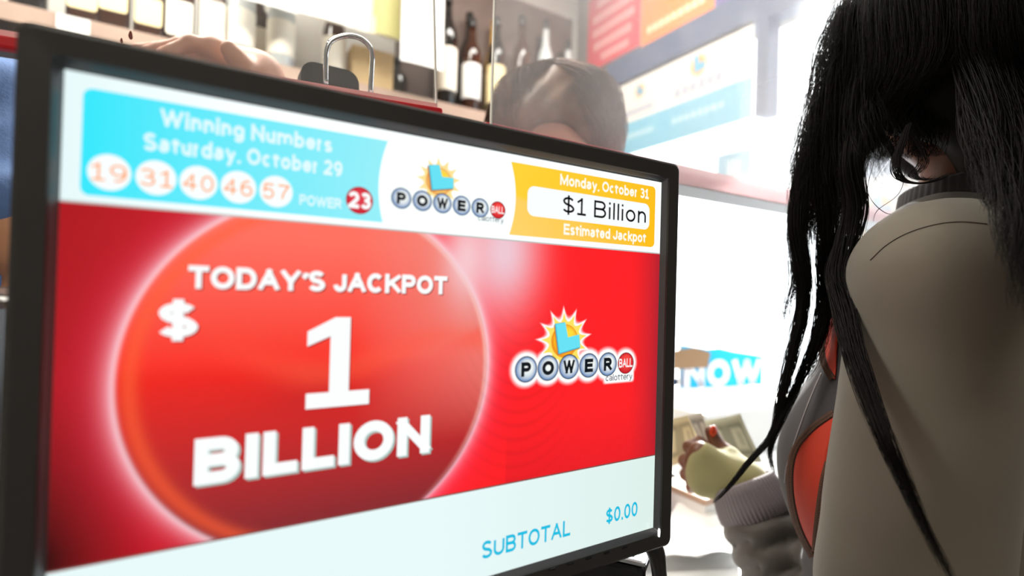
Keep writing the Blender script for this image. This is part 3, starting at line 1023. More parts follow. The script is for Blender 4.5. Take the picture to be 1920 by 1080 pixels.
def flask(name, label, glass, lab, cap, w, d, h, x, y, group, lh=(.12, .62), neck=True):
    w = min(w, .071)
    d = min(d, .05)
    t = thing(name, label, 'bottle', (x, y, SZ), group=group)
    R = min(w, d) * .28
    def rr(f, z):
        return [(px, py, z) for px, py in rrect(-w / 2 * f, -d / 2 * f, w / 2 * f, d / 2 * f, R * f, 4)]
    def ci(r, z):
        n = len(rr(1, 0))
        a0 = -math.pi / 2 + math.pi / n
        return [(r * math.cos(-math.pi / 4 * 0 + 2 * math.pi * (i - 2) / n - math.pi / 4), r * math.sin(2 * math.pi * (i - 2) / n - math.pi / 4), z) for i in range(n)]
    MB().loft([rr(.9, 0), rr(1, .008), rr(1, h * .62), rr(.93, h * .68), rr(.62, h * .76), ci(.018, h * .80), ci(.015, h * .88)]).build('glass', glass, t, True)
    MB().lathe([(.017, h * .87), (.0185, h * .875), (.0185, h), (.015, h + .002)], n=16).build('cap', cap, t, True)
    z0, z1 = h * lh[0], h * lh[1]
    lb = MB()
    f = [(u, v) for u, v in rrect(-w * .44, z0, w * .44, z1, .008, 4)]
    lb.loft([[(u, -d / 2 - .0004, v) for u, v in f], [(u, -d / 2 - .0016, v) for u, v in f]])
    lb.build('label', lab, t)
    nb = MB()
    f = rrect(-w * .22, h * .64, w * .22, h * .74, .006, 3)
    nb.loft([[(u, -d * .42, v) for u, v in f], [(u, -d * .5, v) for u, v in f]])
    nb.build('shoulder_label', lab, t)
    return t


def round_bottle(name, label, glass, lab, cap, r, h, x, y, group):
    t = thing(name, label, 'bottle', (x, y, SZ), group=group)
    MB().lathe([(r * .9, 0), (r, .006), (r, h * .60), (r * .85, h * .68), (r * .42, h * .78), (r * .36, h * .92)], n=24).build('glass', glass, t, True)
    MB().lathe([(r * .40, h * .91), (r * .42, h * .915), (r * .42, h), (r * .3, h + .003)], n=16).build('cap', cap, t, True)
    MB().lathe([(r * 1.015, h * .14), (r * 1.02, h * .15), (r * 1.02, h * .5), (r * 1.015, h * .51)], n=24).build('label', lab, t, True)
    return t


Y1 = 1.755
names = []
for i, (px, lab, lh, wd) in enumerate(((42, 'darkplain', (.2, .3), .085), (150, 'cream', (.14, .62), .082), (209, 'cream', (.20, .52), .088), (277, 'cream', (.14, .44), .082), (336, 'offwhite', (.10, .50), .080), (399, 'offwhite', (.08, .60), .084))):
    x = pixY(px, 30, 1.71)[0]
    labs = ('dark flask with almost no label at the end of the bottle row', 'amber flask with a tall cream label above the white price tag', 'amber flask with a wide cream label two along from the end', 'amber flask with a low cream label in the shelf row', 'amber flask with a short ivory label behind the raised fingers', 'amber flask with a tall ivory label behind the raised hand')
    flask('whisky_bottle', labs[i], M['whisky'] if i else M['darkglass'], M['cream'] if lab == 'cream' else (M['offwhite'] if i else M['darkglass']), M['cap_black'], wd, .06, .25, x, Y1, 'flat whisky bottles on the shelf', lh)
for i, (px, lab) in enumerate(((452, 'round bottle with a white label beside the amber flasks'), (492, 'round white labelled bottle, second after the flasks'), (530, 'round white labelled bottle next to the hanging notice'))):
    x = pixY(px, 60, 1.72)[0]
    round_bottle('liquor_bottle', lab, M['clearglass'] if i != 1 else M['whisky'], M['offwhite'], M['cap_gold'] if i == 2 else M['cap_black'], .040, .29, x, Y1 + (.10 if i == 1 else .0), 'round bottles on the shelf')
spec = ((628, 'whisky', 'offwhite', .036, .28, 'brown bottle behind the chrome hoop'),
        (770, 'darkglass', 'darkglass', .042, .20, 'short dark bottle under the white sheet'),
        (843, 'darkglass', 'offwhite', .036, .43, 'tall dark bottle with a pale label beside the acrylic edge'),
        (866, 'clearglass', 'paper', .036, .38, 'pale bottle just past the acrylic edge'),
        (889, 'whisky', 'paper', .036, .36, 'amber bottle with a white label between two acrylic edges'),
        (912, 'darkglass', 'darkglass', .040, .46, 'grey black bottle without a label'),
        (936, 'darkglass', 'cream', .036, .40, 'dark bottle with a cream label beside the golden one'),
        (960, 'gold', 'cream', .034, .46, 'slim golden bottle high above the brown haired head'),
        (983, 'whisky', 'darkglass', .036, .44, 'plain amber bottle next to the golden one'),
        (1006, 'whisky', 'offwhite', .036, .38, 'amber bottle with an ivory label over the brown haired head'),
        (1028, 'clearglass', 'paper', .034, .46, 'tall white bottle near the corner of the shelf'),
        (1050, 'darkglass', 'darkglass', .036, .46, 'dark bottle two along from the red sign'),
        (1071, 'clearglass', 'offwhite', .034, .40, 'pale bottle beside the red sign'),
        (1092, 'whisky', 'cream', .034, .42, 'amber bottle at the very corner by the red sign'))
for i, (px, g, l, r, h, lab) in enumerate(spec):
    x = pixY(px, 100, 1.74)[0]
    round_bottle('liquor_bottle', lab, M[g], M[l], M['cap_gold'] if g == 'gold' else M['cap_black'], r, h, x, (Y1 + .005, Y1 + .14)[i % 2], 'bottles at the corner end of the shelf')
xk0, xk1 = pixY(660, 120, 1.715)[0], pixY(738, 120, 1.715)[0]
tag(MB().box((xk0, 1.715, SZ), (xk1, 1.80, SZ + .13), bev=.003).build('carton', M['kraft']), 'tan cardboard carton standing on the bottle shelf', 'carton')


# notices hanging in front of the shelf
def sheet(name, label, cat, Y, px0, px1, z0, z1, draw, tilt=0.0, group=None):
    a, b2 = pixY(px0, 60, Y)[0], pixY(px1, 60, Y)[0]
    wv = lambda uv: .006 * np.sin((uv[:, 0] * 3 + uv[:, 1] * 2))
    ik = Ink((a, Y, z0), (b2 - a, 0, 0), (0, 0, z1 - z0), (0, -1, 0), .0006, bend=wv)
    n = 10
    ik.grid(0, 0, 1, 1, n, n, lambda uv: np.tile(draw(None), (len(uv), 1)), 0)
    draw(ik)
    o = ik.build(name, PRINT)
    sol = o.modifiers.new('thickness', 'SOLIDIFY')
    sol.thickness = .0004
    sol.offset = 1
    return tag(o, label, cat, group)


def d_white(ik):
    if ik is None:
        return lin(246, 244, 238)
    ik.rect(.3, .32, .96, .36, lin(206, 120, 110), 1.5)
    for k in range(4):
        ik.rect(.1, .5 + k * .1, .9, .53 + k * .1, lin(150, 140, 136), 1.5)


def d_green(ik):
    if ik is None:
        return lin(176, 170, 112)
    ik.rect(0, .50, 1, .62, lin(206, 112, 84), 1.5)
    ik.rect(.1, .08, .9, .46, lin(168, 164, 104), 1.5)
    ik.rect(0, 0, .1, 1, lin(240, 210, 170), 2)


def d_plain(ik):
    return lin(250, 249, 246) if ik is None else None


def d_cream(ik):
    if ik is None:
        return lin(244, 236, 220)
    ik.rect(.1, .6, .9, .9, lin(224, 214, 190), 1.5)


sheet('notice', 'white notice with a red rule hanging beside the chrome hoop', 'notice', 1.62, 553, 662, 2.155, 2.50, d_white, group='notices in front of the shelf')
sheet('notice', 'yellow green poster with an orange band', 'notice', 1.635, 698, 750, 2.165, 2.52, d_green, group='notices in front of the shelf')
sheet('notice', 'plain white sheet hanging left of the acrylic edge', 'notice', 1.60, 752, 832, 2.085, 2.55, d_plain, group='notices in front of the shelf')
sheet('notice', 'cream sheet hanging behind the white and green notices', 'notice', 1.66, 590, 790, 2.17, 2.60, d_cream, group='notices in front of the shelf')
sheet('notice', 'pale sheet draped over the round bottles', 'notice', 1.665, 436, 556, 2.17, 2.50, d_plain, group='notices in front of the shelf')


# ------------------------------------------------------------------ signs on the window wall
def wall_ink(X, y0, y1, z0, z1, step=.0007):
    """unit square on the window wall: u runs towards the camera side (falling Y), v up"""
    return Ink((X, y1, z0), (0, y0 - y1, 0), (0, 0, z1 - z0), (-1, 0, 0), step)


def board(name, label, cat, y0, y1, z0, z1, col, lines, X=XW - .016, th=.014, group=None, extra=None):
    t = thing(name, label, cat, (0, 0, 0), group=group)
    MB().box((X + .0005, y0, z0), (X + th, y1, z1)).build('panel', M['paper'], t)
    ik = wall_ink(X, y0, y1, z0, z1)
    ik.rect(0, 0, 1, 1, col, 0)
    for (s, u0, u1, v0, v1, c) in lines:
        ik.text(s, u0, v0, u1, v1, c, 1, w=.2)
    if extra:
        extra(ik)
    ik.build('face', PRINT, t)
    return t


ORN = lin(255, 214, 170)
def bars(rows, c):
    def f(ik):
        for v, h, u0, u1 in rows:
            n = 9
            us = np.linspace(u0, u1, n + 1)
            for i in range(n):
                ik.rect(us[i], v, us[i] + (us[i + 1] - us[i]) * .78, v + h, c, 1)
    return f


board('sign', 'red hanging sign with pale lines of text over the window', 'sign', 1.515, 1.85, 2.36, 2.70, lin(222, 40, 56), [], group='signs above the window', extra=bars(((.08, .09, .3, .8), (.25, .10, .15, .85), (.43, .10, .12, .9), (.61, .10, .12, .9), (.8, .1, .2, .8)), lin(250, 170, 165)))
board('sign', 'orange sign with pale lines of text above the window', 'sign', 1.165, 1.513, 2.345, 2.70, lin(246, 130, 48), [], group='signs above the window', extra=bars(((.12, .08, .1, .9), (.5, .10, .12, .92), (.76, .08, .2, .8)), ORN))
board('sign', 'purple blue sign at the end of the row over the window', 'sign', .80, 1.163, 2.335, 2.70, lin(98, 84, 142), [], group='signs above the window', extra=bars(((.4, .1, .2, .8),), lin(150, 140, 190)))


def small_logo(ik, cu, cv, su, sv):
    s = [(cu + (a - 0) * su, cv + b * sv) for a, b in star(0, 0, .8, 1.15, 13, .1)]
    ik.poly(s, lin(255, 206, 110), 1)
    ik.disc(cu, cv, .72 * su, .72 * sv, lin(250, 170, 70), 2)
    ik.poly([(cu + a * su, cv + b * sv) for a, b in ((-.5, .85), (.05, .95), (.12, .1), (.75, .18), (.78, -.45), (-.4, -.62))], lin(86, 178, 214), 3)


def lottery_poster(lg, text_col):
    def f(ik):
        ik.rect(0, 0, 1, .42, lin(120, 196, 224), .5)
        for cu, ss in lg:
            small_logo(ik, cu, .78, .05 * ss, .115 * ss)
            for j in range(6):
                ik.rect(cu - .14 * ss + j * .047 * ss, .50, cu - .14 * ss + (j + .8) * .047 * ss, .50 + .10 * ss, text_col, 1)
            for j in range(8):
                ik.rect(cu - .15 * ss + j * .038 * ss, .20, cu - .15 * ss + (j + .7) * .038 * ss, .27, lin(190, 228, 240), 1)
    return f


board('poster', 'wide white lottery poster with a blue lower band on the window', 'poster', 1.005, 1.66, 1.925, 2.235, lin(244, 236, 228), [], X=XW - .030, th=.003, group='lottery posters on the window', extra=lottery_poster(((.25, .8), (.68, 1.15)), lin(186, 190, 206)))
board('poster', 'white lottery poster with a small sun emblem seen through the hair', 'poster', .40, .78, 1.50, 1.74, lin(246, 244, 240), [], X=XW - .030, th=.003, group='lottery posters on the window', extra=lambda ik: (ik.rect(.2, .72, .62, 1, lin(86, 150, 200), .5), small_logo(ik, .37, .38, .085, .14), [ik.rect(.1 + .09 * j, .12, .17 + .09 * j, .18, lin(170, 180, 190), 1) for j in range(8)]))
board('sticker', 'small pale blue notice stuck low on the window glass', 'notice', 1.005, 1.13, 1.70, 1.83, lin(150, 200, 226), [], X=XW - .028, th=.002, extra=lambda ik: ik.rect(.3, .2, .7, .8, lin(214, 236, 246), 1))

# ------------------------------------------------------------------ display beside the window
t = thing('display_riser', 'white boxed riser holding the blue display by the window', 'display stand', (0, 0, ZT))
MB().box((1.02, .80, 0), (1.485, 1.11, 1.078 - ZT), bev=.006).build('box', M['counter'], t)
P0, P1 = pixz(1276, 728, 1.0785), pixz(1429, 722, 1.0785)
P0[2] = P1[2] = 1.079
eu = P1 - P0
en = np.cross(eu, [0, 0, 1.0]); en /= np.linalg.norm(en)
if en @ (EYE - P0) < 0: en = -en
hgt = .132
t = thing('display_card', 'bright blue folded display card lettered NOW on the white riser', 'display card', (0, 0, 0))
top = [(0, 0), (1, 0), (1, .70), (.62, .82), (.45, .90), (.30, .88), (0, .98)]
pb = [P0 + eu * u + np.array([0, 0, hgt * v]) for u, v in top]
MB().loft([[p - en * .0006 for p in pb], [p - en * .012 for p in pb]]).build('backing', M['paper'], t)
ik = Ink(P0, eu, (0, 0, hgt), en, .0008)
ik.poly(top, lin(10, 186, 240), 0)
ik.poly([(0, .05), (.06, .05), (.09, .5), (.02, .5)], lin(16, 60, 120), 1)
ik.text('NOW', .03, .0, .98, .64, lin(238, 238, 246), 2, w=.27, gap=.10)
ik.build('printed_face', PRINT, t)
tb = [P0 + eu * u + np.array([0, 0, hgt * v]) + en * .006 for u, v in ((-.14, .44), (.30, .46), (.33, .80), (.16, .92), (-.14, .84))]
MB().loft([[p for p in tb], [p - en * .004 for p in tb]]).build('tan_tab', mat('tan_card', lin(150, 118, 84), .7), t)

# ------------------------------------------------------------------ papers on the counter
def crumple(name, label, cat, poly, z, amp, m, seed, nu=26, nv=20, group=None):
    """a loosely folded sheet; poly = four corners on the counter"""
    A, B, C, D = [np.asarray(q, float) for q in poly]
    rg = np.random.default_rng(seed)
    dirs = rg.uniform(-1, 1, (7, 2)); ph = rg.uniform(0, 6.28, 7); fr = rg.uniform(3, 10, 7)
    V, F = [], []
    for j in range(nv + 1):
        for i in range(nu + 1):
            u, v = i / nu, j / nv
            q = (A * (1 - u) + B * u) * (1 - v) + (D * (1 - u) + C * u) * v
            hgt = sum(abs(math.sin(fr[k] * (dirs[k, 0] * u + dirs[k, 1] * v) + ph[k])) for k in range(7)) / 7
            V.append((q[0], q[1], z + .0012 + amp * hgt))
    for j in range(nv):
        for i in range(nu):
            F.append((j * (nu + 1) + i, j * (nu + 1) + i + 1, (j + 1) * (nu + 1) + i + 1, (j + 1) * (nu + 1) + i))
    o = link(name, V, F, m, None, True)
    s = o.modifiers.new('thickness', 'SOLIDIFY'); s.thickness = .0005; s.offset = 1
    return tag(o, label, cat, group)


q = lambda x, y: pixz(x, y, ZT)[:2]
crumple('paper_bag', 'crumpled white paper bag lying on the counter under the sleeve', 'paper bag', [q(1200, 1072), q(1390, 1066), q(1378, 985), q(1270, 968)], ZT, .030, M['paper'], 3)
crumple('receipt', 'pale blue grey slip on the counter beside the monitor edge', 'receipt', [q(1230, 985), q(1310, 985), q(1312, 935), q(1240, 935)], ZT, .003, mat('bluish_paper', lin(206, 214, 236), .7), 5)
wb = q(1352, 990)
t = thing('carton', 'low white box with a brown lid edge behind the sleeve', 'carton', (wb[0], wb[1] + .06, ZT))
MB().box((-.03, -.05, 0), (.13, .05, .040), bev=.002).build('body', M['paper'], t)
MB().box((-.032, -.053, .040), (.132, .052, .050), bev=.002).build('lid', mat('brown_lid', lin(190, 160, 140), .6), t)
tr = pixz(1268, 905, ZT + .03)
t = thing('coin_tray', 'dark tray on the counter below the banknotes', 'tray', (tr[0] - .03, tr[1], ZT))
MB().box((-.05, -.04, 0), (.07, .05, .012), bev=.003).build('base', M['plastic'], t)
MB().box((-.05, -.04, .012), (.07, -.034, .03)).box((-.05, .044, .012), (.07, .05, .03)).box((-.05, -.034, .012), (-.044, .044, .03)).box((.064, -.034, .012), (.07, .044, .03)).build('rim', M['plastic'], t)

# dark ticket terminal and paper left of the monitor
t = thing('ticket_terminal', 'black ticket terminal behind the frame of the monitor', 'ticket terminal', (-.22, .47, ZT))
MB().box((-.16, -.05, 0), (.12, .12, .384), bev=.012).build('body', M['plastic2'], t)
MB().box((-.15, -.056, .26), (.11, -.05, .365), bev=.002).build('front_panel', M['plastic'], t)
MB().box((-.15, -.058, .205), (.11, -.05, .212)).build('trim_strip', M['cap_gold'], t)
MB().box((-.15, -.058, .165), (.11, -.05, .170)).build('trim_strip', M['cap_gold'], t)
pa = pixY(8, 566, .405)
crumple('ticket_slip', 'white ticket slip sticking out of the black terminal', 'ticket', [(pa[0] - .08, .36, 0), (pa[0] + .004, .36, 0), (pa[0] + .004, .415, 0), (pa[0] - .08, .415, 0)], pa[2] - .003, .006, M['paper'], 11)
# pole display beyond the ledge
pd = pixY(616, 150, .585)
t = thing('pole_display', 'dark round shouldered pole display behind the red ledge', 'pole display', (pd[0], .585, ZT))
zt = pixY(616, 131, .585)[2] - ZT
MB().lathe([(.032, 0), (.032, .006), (.012, .014), (.010, .02), (.010, zt - .05)], n=18).build('pole', M['plastic'], t, True)
MB().loft([[(x, y, z) for x, z in rrect(-.030, zt - .055, .030, zt, .014, 5)] for y in (-.012, .012)]).build('display_head', mat('dark_grey_plastic', lin(70, 68, 66), .5), t)
c = pixY(902, 208, .545)
t = thing('clip', 'tiny black clip with a pale edge on the ledge', 'clip', (c[0], .548, LZ1 - .007))
MB().box((-.006, -.004, 0), (.002, .004, .020), bev=.001).build('jaw', M['plastic'], t)
MB().box((.002, -.004, 0), (.0045, .004, .020)).build('edge', M['paper'], t)


# ------------------------------------------------------------------ people
SKIN_D = mat('brown_skin', lin(118, 74, 54), 0.45, var=.08, vscale=30)
SKIN_L = mat('light_skin', lin(226, 172, 150), 0.45, var=.05, vscale=30)
SKIN_T = mat('tan_skin', lin(206, 146, 108), 0.45, var=.05, vscale=30)
EYEW = mat('eye_white', (0.8, 0.8, 0.78), 0.2)
IRIS = mat('iris', lin(50, 30, 20), 0.2)


class Pose:
    def __init__(s, c, ang):
        """c = point on the floor under the body, ang = turn from facing +Y (counter-clockwise)"""
        s.c = np.asarray(c, float)
        s.f = np.array([-math.sin(ang), math.cos(ang), 0.0])
        s.r = np.array([math.cos(ang), math.sin(ang), 0.0])
        s.ax = np.array([s.r, s.f, [0, 0, 1.0]])

    def at(s, r, f, z):
        return np.array([s.c[0], s.c[1], 0]) + s.r * r + s.f * f + np.array([0, 0, z])


def add_head(S, P, hc, nb, fwd=None, sc=1.0):
    """skull, jaw, nose, brow, lips, ears and neck around head centre hc; fwd = look direction"""
    f = P.f if fwd is None else np.asarray(fwd, float) / np.linalg.norm(fwd)
    r = np.cross(f, [0, 0, 1.0]); r /= np.linalg.norm(r)
    u = np.cross(r, f)
    ax = np.array([r, f, u])
    A = lambda a, b, c: hc + (r * a + f * b + u * c) * sc
    S.cap(nb, A(0, -.015, -.06), .056 * sc, .05 * sc, .03)
    S.ell(A(0, -.008, .035), np.array([.074, .094, .083]) * sc, ax, .02)
    S.ell(A(0, .022, -.035), np.array([.060, .070, .075]) * sc, ax, .03)
    S.ell(A(0, .062, -.085), np.array([.028, .026, .024]) * sc, ax, .03)
    S.cap(A(0, .088, .018), A(0, .108, -.022), .0085 * sc, .012 * sc, .012)
    for e in (-1, 1):
        S.ell(A(e * .036, .072, .026), np.array([.022, .016, .008]) * sc, ax, .012)
        S.ell(A(e * .034, .074, -.015), np.array([.024, .020, .018]) * sc, ax, .02)
        S.ell(A(e * .076, -.008, -.008), np.array([.008, .018, .031]) * sc, ax, .006)
        S.cap(A(e * .006, .107, -.026), A(e * .014, .098, -.026), .006 * sc, .006 * sc, .006)
    S.ell(A(0, .088, -.051), np.array([.021, .010, .0055]) * sc, ax, .004)
    S.ell(A(0, .086, -.062), np.array([.019, .010, .0065]) * sc, ax, .004)
    return A, ax


def eyes(A, parent, sc=1.0):
    for e in (-1, 1):
        c = A(e * .033, .078, .008)
        m = MB()
        loops = []
        for k in range(1, 8):
            a = math.pi * k / 8
            loops.append([tuple(c + .0115 * sc * np.array([math.sin(a) * math.cos(2 * math.pi * j / 12), math.sin(a) * math.sin(2 * math.pi * j / 12), math.cos(a)])) for j in range(12)])
        m.loft(loops)
        eo = m.build('eye', EYEW, parent, True)
        d = A(e * .033, .09, .008) - c
        d /= np.linalg.norm(d)
        s1 = np.cross(d, [0, 0, 1]); s1 /= np.linalg.norm(s1); s2 = np.cross(d, s1)
        k = c + d * .0108 * sc
        MB().add([k + (s1 * math.cos(a) + s2 * math.sin(a)) * .005 * sc + d * .0012 for a in np.linspace(0, 2 * math.pi, 13)[:-1]], [tuple(range(12))]).build('iris', IRIS, eo)


def add_hand(S, wrist, knuckles, fingers, thumb, rk=.0135, k=.008):
    """palm from wrist to the four knuckles, four finger chains, one thumb chain"""
    for i, kk in enumerate(knuckles):
        S.cap(wrist + (kk - wrist) * .12, kk, .017, rk, .014)
    for i in range(3):
        S.cap(knuckles[i] * .9 + wrist * .1, knuckles[i + 1] * .9 + wrist * .1, .011, .011, .012)
    for i, fg in enumerate(fingers):
        r = (.0092, .0096, .0092, .0080)[i]
        pts = [knuckles[i]] + list(fg)
        for j in range(len(pts) - 1):
            S.cap(pts[j], pts[j + 1], r * (1.05 - .08 * j), r * (.97 - .08 * j), .0035)
    rs = (.017, .0125, .0108, .0095)
    for j in range(len(thumb) - 1):
        S.cap(thumb[j], thumb[j + 1], rs[j], rs[j + 1], .010 if j == 0 else .004)


def legs(S, P, pelz, w=.085, foot=True):
    for e in (-1, 1):
        hip, kn, an = P.at(e * w, 0, pelz - .06), P.at(e * w * 1.05, .015, .48), P.at(e * w, -.02, .08)
        S.cap(hip, kn, .085, .058, .05).cap(kn, an, .058, .042, .03)
        if foot:
            S.cap(P.at(e * w, -.03, .045), P.at(e * (w + .02), .15, .03), .042, .03, .03)


def strands_mesh(name, curves, m, parent, n=3):
    """many tapered hairs as one mesh. curves: list of (points (k,3), radii (k,))"""
    VV, FF, base = [], [], 0
    for P, r in curves:
        k = len(P)
        T = np.gradient(P, axis=0)
        T /= np.linalg.norm(T, axis=1)[:, None] + 1e-12
        ref = np.array([.3, .9, .25])
        A = np.cross(T, ref); A /= np.linalg.norm(A, axis=1)[:, None] + 1e-9
        B = np.cross(T, A)
        ang = np.arange(n) * 2 * math.pi / n
        V = P[:, None] + r[:, None, None] * (np.cos(ang)[None, :, None] * A[:, None] + np.sin(ang)[None, :, None] * B[:, None])
        i = np.arange(k - 1)[:, None] * n
        j = np.arange(n)[None, :]
        F = np.stack([i + j, i + (j + 1) % n, i + n + (j + 1) % n, i + n + j], -1).reshape(-1, 4) + base
        VV.append(V.reshape(-1, 3)); FF.append(F); base += k * n
    V, F = np.concatenate(VV), np.concatenate(FF)
    me = bpy.data.meshes.new(name)
    me.vertices.add(len(V)); me.vertices.foreach_set('co', V.astype(np.float32).ravel())
    me.loops.add(len(F) * 4); me.loops.foreach_set('vertex_index', F.astype(np.int32).ravel())
    me.polygons.add(len(F)); me.polygons.foreach_set('loop_start', (np.arange(len(F)) * 4).astype(np.int32))
    me.materials.append(m)
    me.update(calc_edges=True)
    me.polygons.foreach_set('use_smooth', np.ones(len(F), dtype=bool))
    o = bpy.data.objects.new(name, me)
    COL.objects.link(o)
    o.parent = parent
    return o


def lock(guide, count, rad, wave, r0, n=40, seed=0, tip=.35, twist=2.0):
    """a lock of hairs around a guide curve"""
    rg = np.random.default_rng(seed)
    G = spline(guide, n)
    t = np.linspace(0, 1, n)
    out = []
    L = np.linalg.norm(np.diff(G, axis=0), axis=1).sum()
    for _ in range(count):
        a0, q = rg.uniform(0, 6.28), math.sqrt(rg.uniform(0, 1))
        prof = rad * q * (.55 + .45 * np.sin(np.pi * np.clip(t * 1.1, 0, 1))) * (1 - (1 - tip) * t)
        ang = a0 + twist * t * 6.28 * .5 + rg.uniform(-.5, .5)
        w1, w2 = rg.uniform(18, 42) * L, rg.uniform(0, 6.28)
        off = np.stack([np.cos(ang) * prof, np.sin(ang) * prof, np.zeros(n)], 1)
        wv = wave * np.stack([np.sin(w1 * t + w2), np.cos(w1 * .9 * t + w2 * 1.3), .3 * np.sin(w1 * 1.3 * t)], 1) * (t[:, None] * .8 + .2)
        s0, s1 = rg.uniform(0, .05), rg.uniform(.82, 1.0)
        idx = np.clip((s0 + (s1 - s0) * t) * (n - 1), 0, n - 1)
        Pp = G + off + wv
        Q = np.stack([np.interp(idx, np.arange(n), Pp[:, d]) for d in range(3)], 1)
        out.append((Q, r0 * rg.uniform(.7, 1.25) * (1 - .75 * t ** 2)))
    return out


# ---- the customer in the dark jacket
WP = Pose((.69, .235), math.radians(14))
W = thing('person', 'customer in a grey jacket with orange panels and long dark hair, paying cash', 'person', (0, 0, 0))
shL, elL, wrL = pix(1774, 534, .460), pix(1692, 1105, .445), WP.at(-.085, .075, .865)
shR = WP.at(.150, .02, 1.35)
wrR = pix(1392, 905, .72)
elR = pix(1535, 1200, .645)
hc = WP.at(-.012, .015, 1.640) + np.array([.030, -.018, 0])
nb = WP.at(0, 0, 1.44) + np.array([.024, -.014, 0])


def torso(S, g, bust=True):
    S.cap(shL, shR, .040 + g, .046 + g, .04)
    S.ell(WP.at(0, -.005, 1.27), np.array([.150, .105, .19]) + g, WP.ax, .06)
    S.ell(WP.at(0, .005, 1.06), np.array([.140, .110, .20]) + g, WP.ax, .06)
    S.ell(WP.at(0, -.01, .90), np.array([.165, .120, .17]) + g, WP.ax, .06)
    for e in (-1, 1):
        S.ell(WP.at(e * .068, .063, 1.176), np.array([.074, .066, .085]) + g, WP.ax, .045)
        S.cap(WP.at(e * .03, -.01, 1.398), (shL if e < 0 else shR) + np.array([0, 0, .004]), .034 + g, .036 + g, .03)


body = SDF()
torso(body, 0)
body.cap(shL, elL, .047, .042, .03).cap(elL, wrL, .040, .026, .02)
body.cap(shR, elR, .047, .040, .03).cap(elR, wrR, .038, .027, .02)
WA, _ = add_head(body, WP, hc, nb, fwd=(WP.f * .9 + np.array([-.05, 0, -.32])))
kn = [pix(1312, 846, .738), pix(1302, 866, .742), pix(1303, 888, .740), pix(1310, 908, .735)]
fg = [[pix(1292, 838, .772), pix(1310, 828, .800), pix(1330, 838, .795)],
      [pix(1284, 864, .780), pix(1302, 854, .812), pix(1326, 858, .806)],
      [pix(1286, 890, .776), pix(1302, 884, .806), pix(1326, 884, .800)],
      [pix(1296, 914, .766), pix(1308, 908, .790), pix(1328, 904, .786)]]
th = [pix(1378, 882, .735), pix(1362, 850, .752), pix(1345, 834, .762), pix(1334, 810, .766)]
hl = wrL + np.array([.0, .02, -.075])
kl = [hl + WP.r * x + WP.f * y for x, y in ((.012, .03), (.008, .01), (.004, -.012), (.0, -.03))]
add_hand(body, wrL, kl, [[q0 + np.array([.004, .0, -.04]), q0 + np.array([.014, .0, -.066]), q0 + np.array([.026, 0, -.078])] for q0 in kl], [wrL + np.array([.01, .02, -.03]), wrL + np.array([.02, .045, -.06]), wrL + np.array([.024, .05, -.09])])
legs(body, WP, .90)
rh = SDF().cap(wrR + (elR - wrR) * .5, wrR, .030, .026)
add_hand(rh, wrR, kn, fg, th)
sdf_mesh('body', body, (.40, .02, -.01), (1.02, .72, 1.80), .0066, SKIN_D, W, extra=[(rh, wrR - .15, wrR + np.array([.15, .17, .15]), .0028)])
eyes(WA, W)

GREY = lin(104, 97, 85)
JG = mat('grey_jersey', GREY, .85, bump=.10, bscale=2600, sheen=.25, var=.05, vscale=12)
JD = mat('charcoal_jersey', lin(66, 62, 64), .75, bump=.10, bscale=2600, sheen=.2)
JO = mat('orange_fabric', lin(208, 52, 16), .7, bump=.10, bscale=2600, sheen=.2)
jac = SDF()
torso(jac, .012)
jac.cap(shL, elL, .058, .058, .012).cap(elL, wrL, .052, .036, .025)
jac.cap(shR, elR, .056, .056, .035).cap(elR, wrR + (elR - wrR) * .31, .062, .051, .02)
fax = (wrR - elR) / np.linalg.norm(wrR - elR)
fup = np.cross(fax, np.cross([0, 0, 1.0], fax)); fup /= np.linalg.norm(fup)
fsd = np.cross(fax, fup)


def jacket_f(P):
    d = jac(P)
    # folds of the pushed-up right sleeve
    t = (P - elR) @ fax
    a = np.arctan2((P - elR) @ fup, (P - elR) @ fsd)
    near = np.clip(1 - np.abs(((P - elR) - t[:, None] * fax)).max(1) / .10, 0, 1) * np.clip((.26 - t) / .03, 0, 1) * np.clip((t + .06) / .03, 0, 1)
    d = d - .0085 * near * (np.abs(np.sin(t * 105 + 1.3 * np.sin(a * 1.0 + .5) + .7 * np.sin(a * 2.3))) ** .7 * 1.6 - 1.0)
    # soft folds on the hanging upper arm
    ta = (P - shL) @ np.array([0, 0, -1.0])
    d = d - .0022 * np.clip(1 - np.abs(P - shL)[:, :2].max(1) / .1, 0, 1) * np.sin(ta * 24 + (P[:, 0] - shL[0]) * 30) * (ta > .12) * np.clip((ta - .12) / .1, 0, 1)
    # neckline, lower hem
    nk = P - nb
    d = np.maximum(d, .064 - np.linalg.norm(nk * np.array([1, 1, .55]), axis=1))
    d = np.maximum(d, .84 - P[:, 2])
    # cuff ends
    d = np.maximum(d, -((wrL[2] + .012 - P[:, 2])) * -1 if False else d)
    return d


def jmat(c):
    # the body of the jacket in front of the arm is charcoal, sleeves and back grey
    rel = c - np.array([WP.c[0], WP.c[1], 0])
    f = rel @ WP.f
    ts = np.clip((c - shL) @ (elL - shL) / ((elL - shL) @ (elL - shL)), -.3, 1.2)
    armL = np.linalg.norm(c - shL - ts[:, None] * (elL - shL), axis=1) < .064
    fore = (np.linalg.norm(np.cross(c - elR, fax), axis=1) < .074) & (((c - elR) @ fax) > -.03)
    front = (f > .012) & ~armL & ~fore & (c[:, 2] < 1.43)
    return np.where(front, 1, np.where(fore, 2, 0))


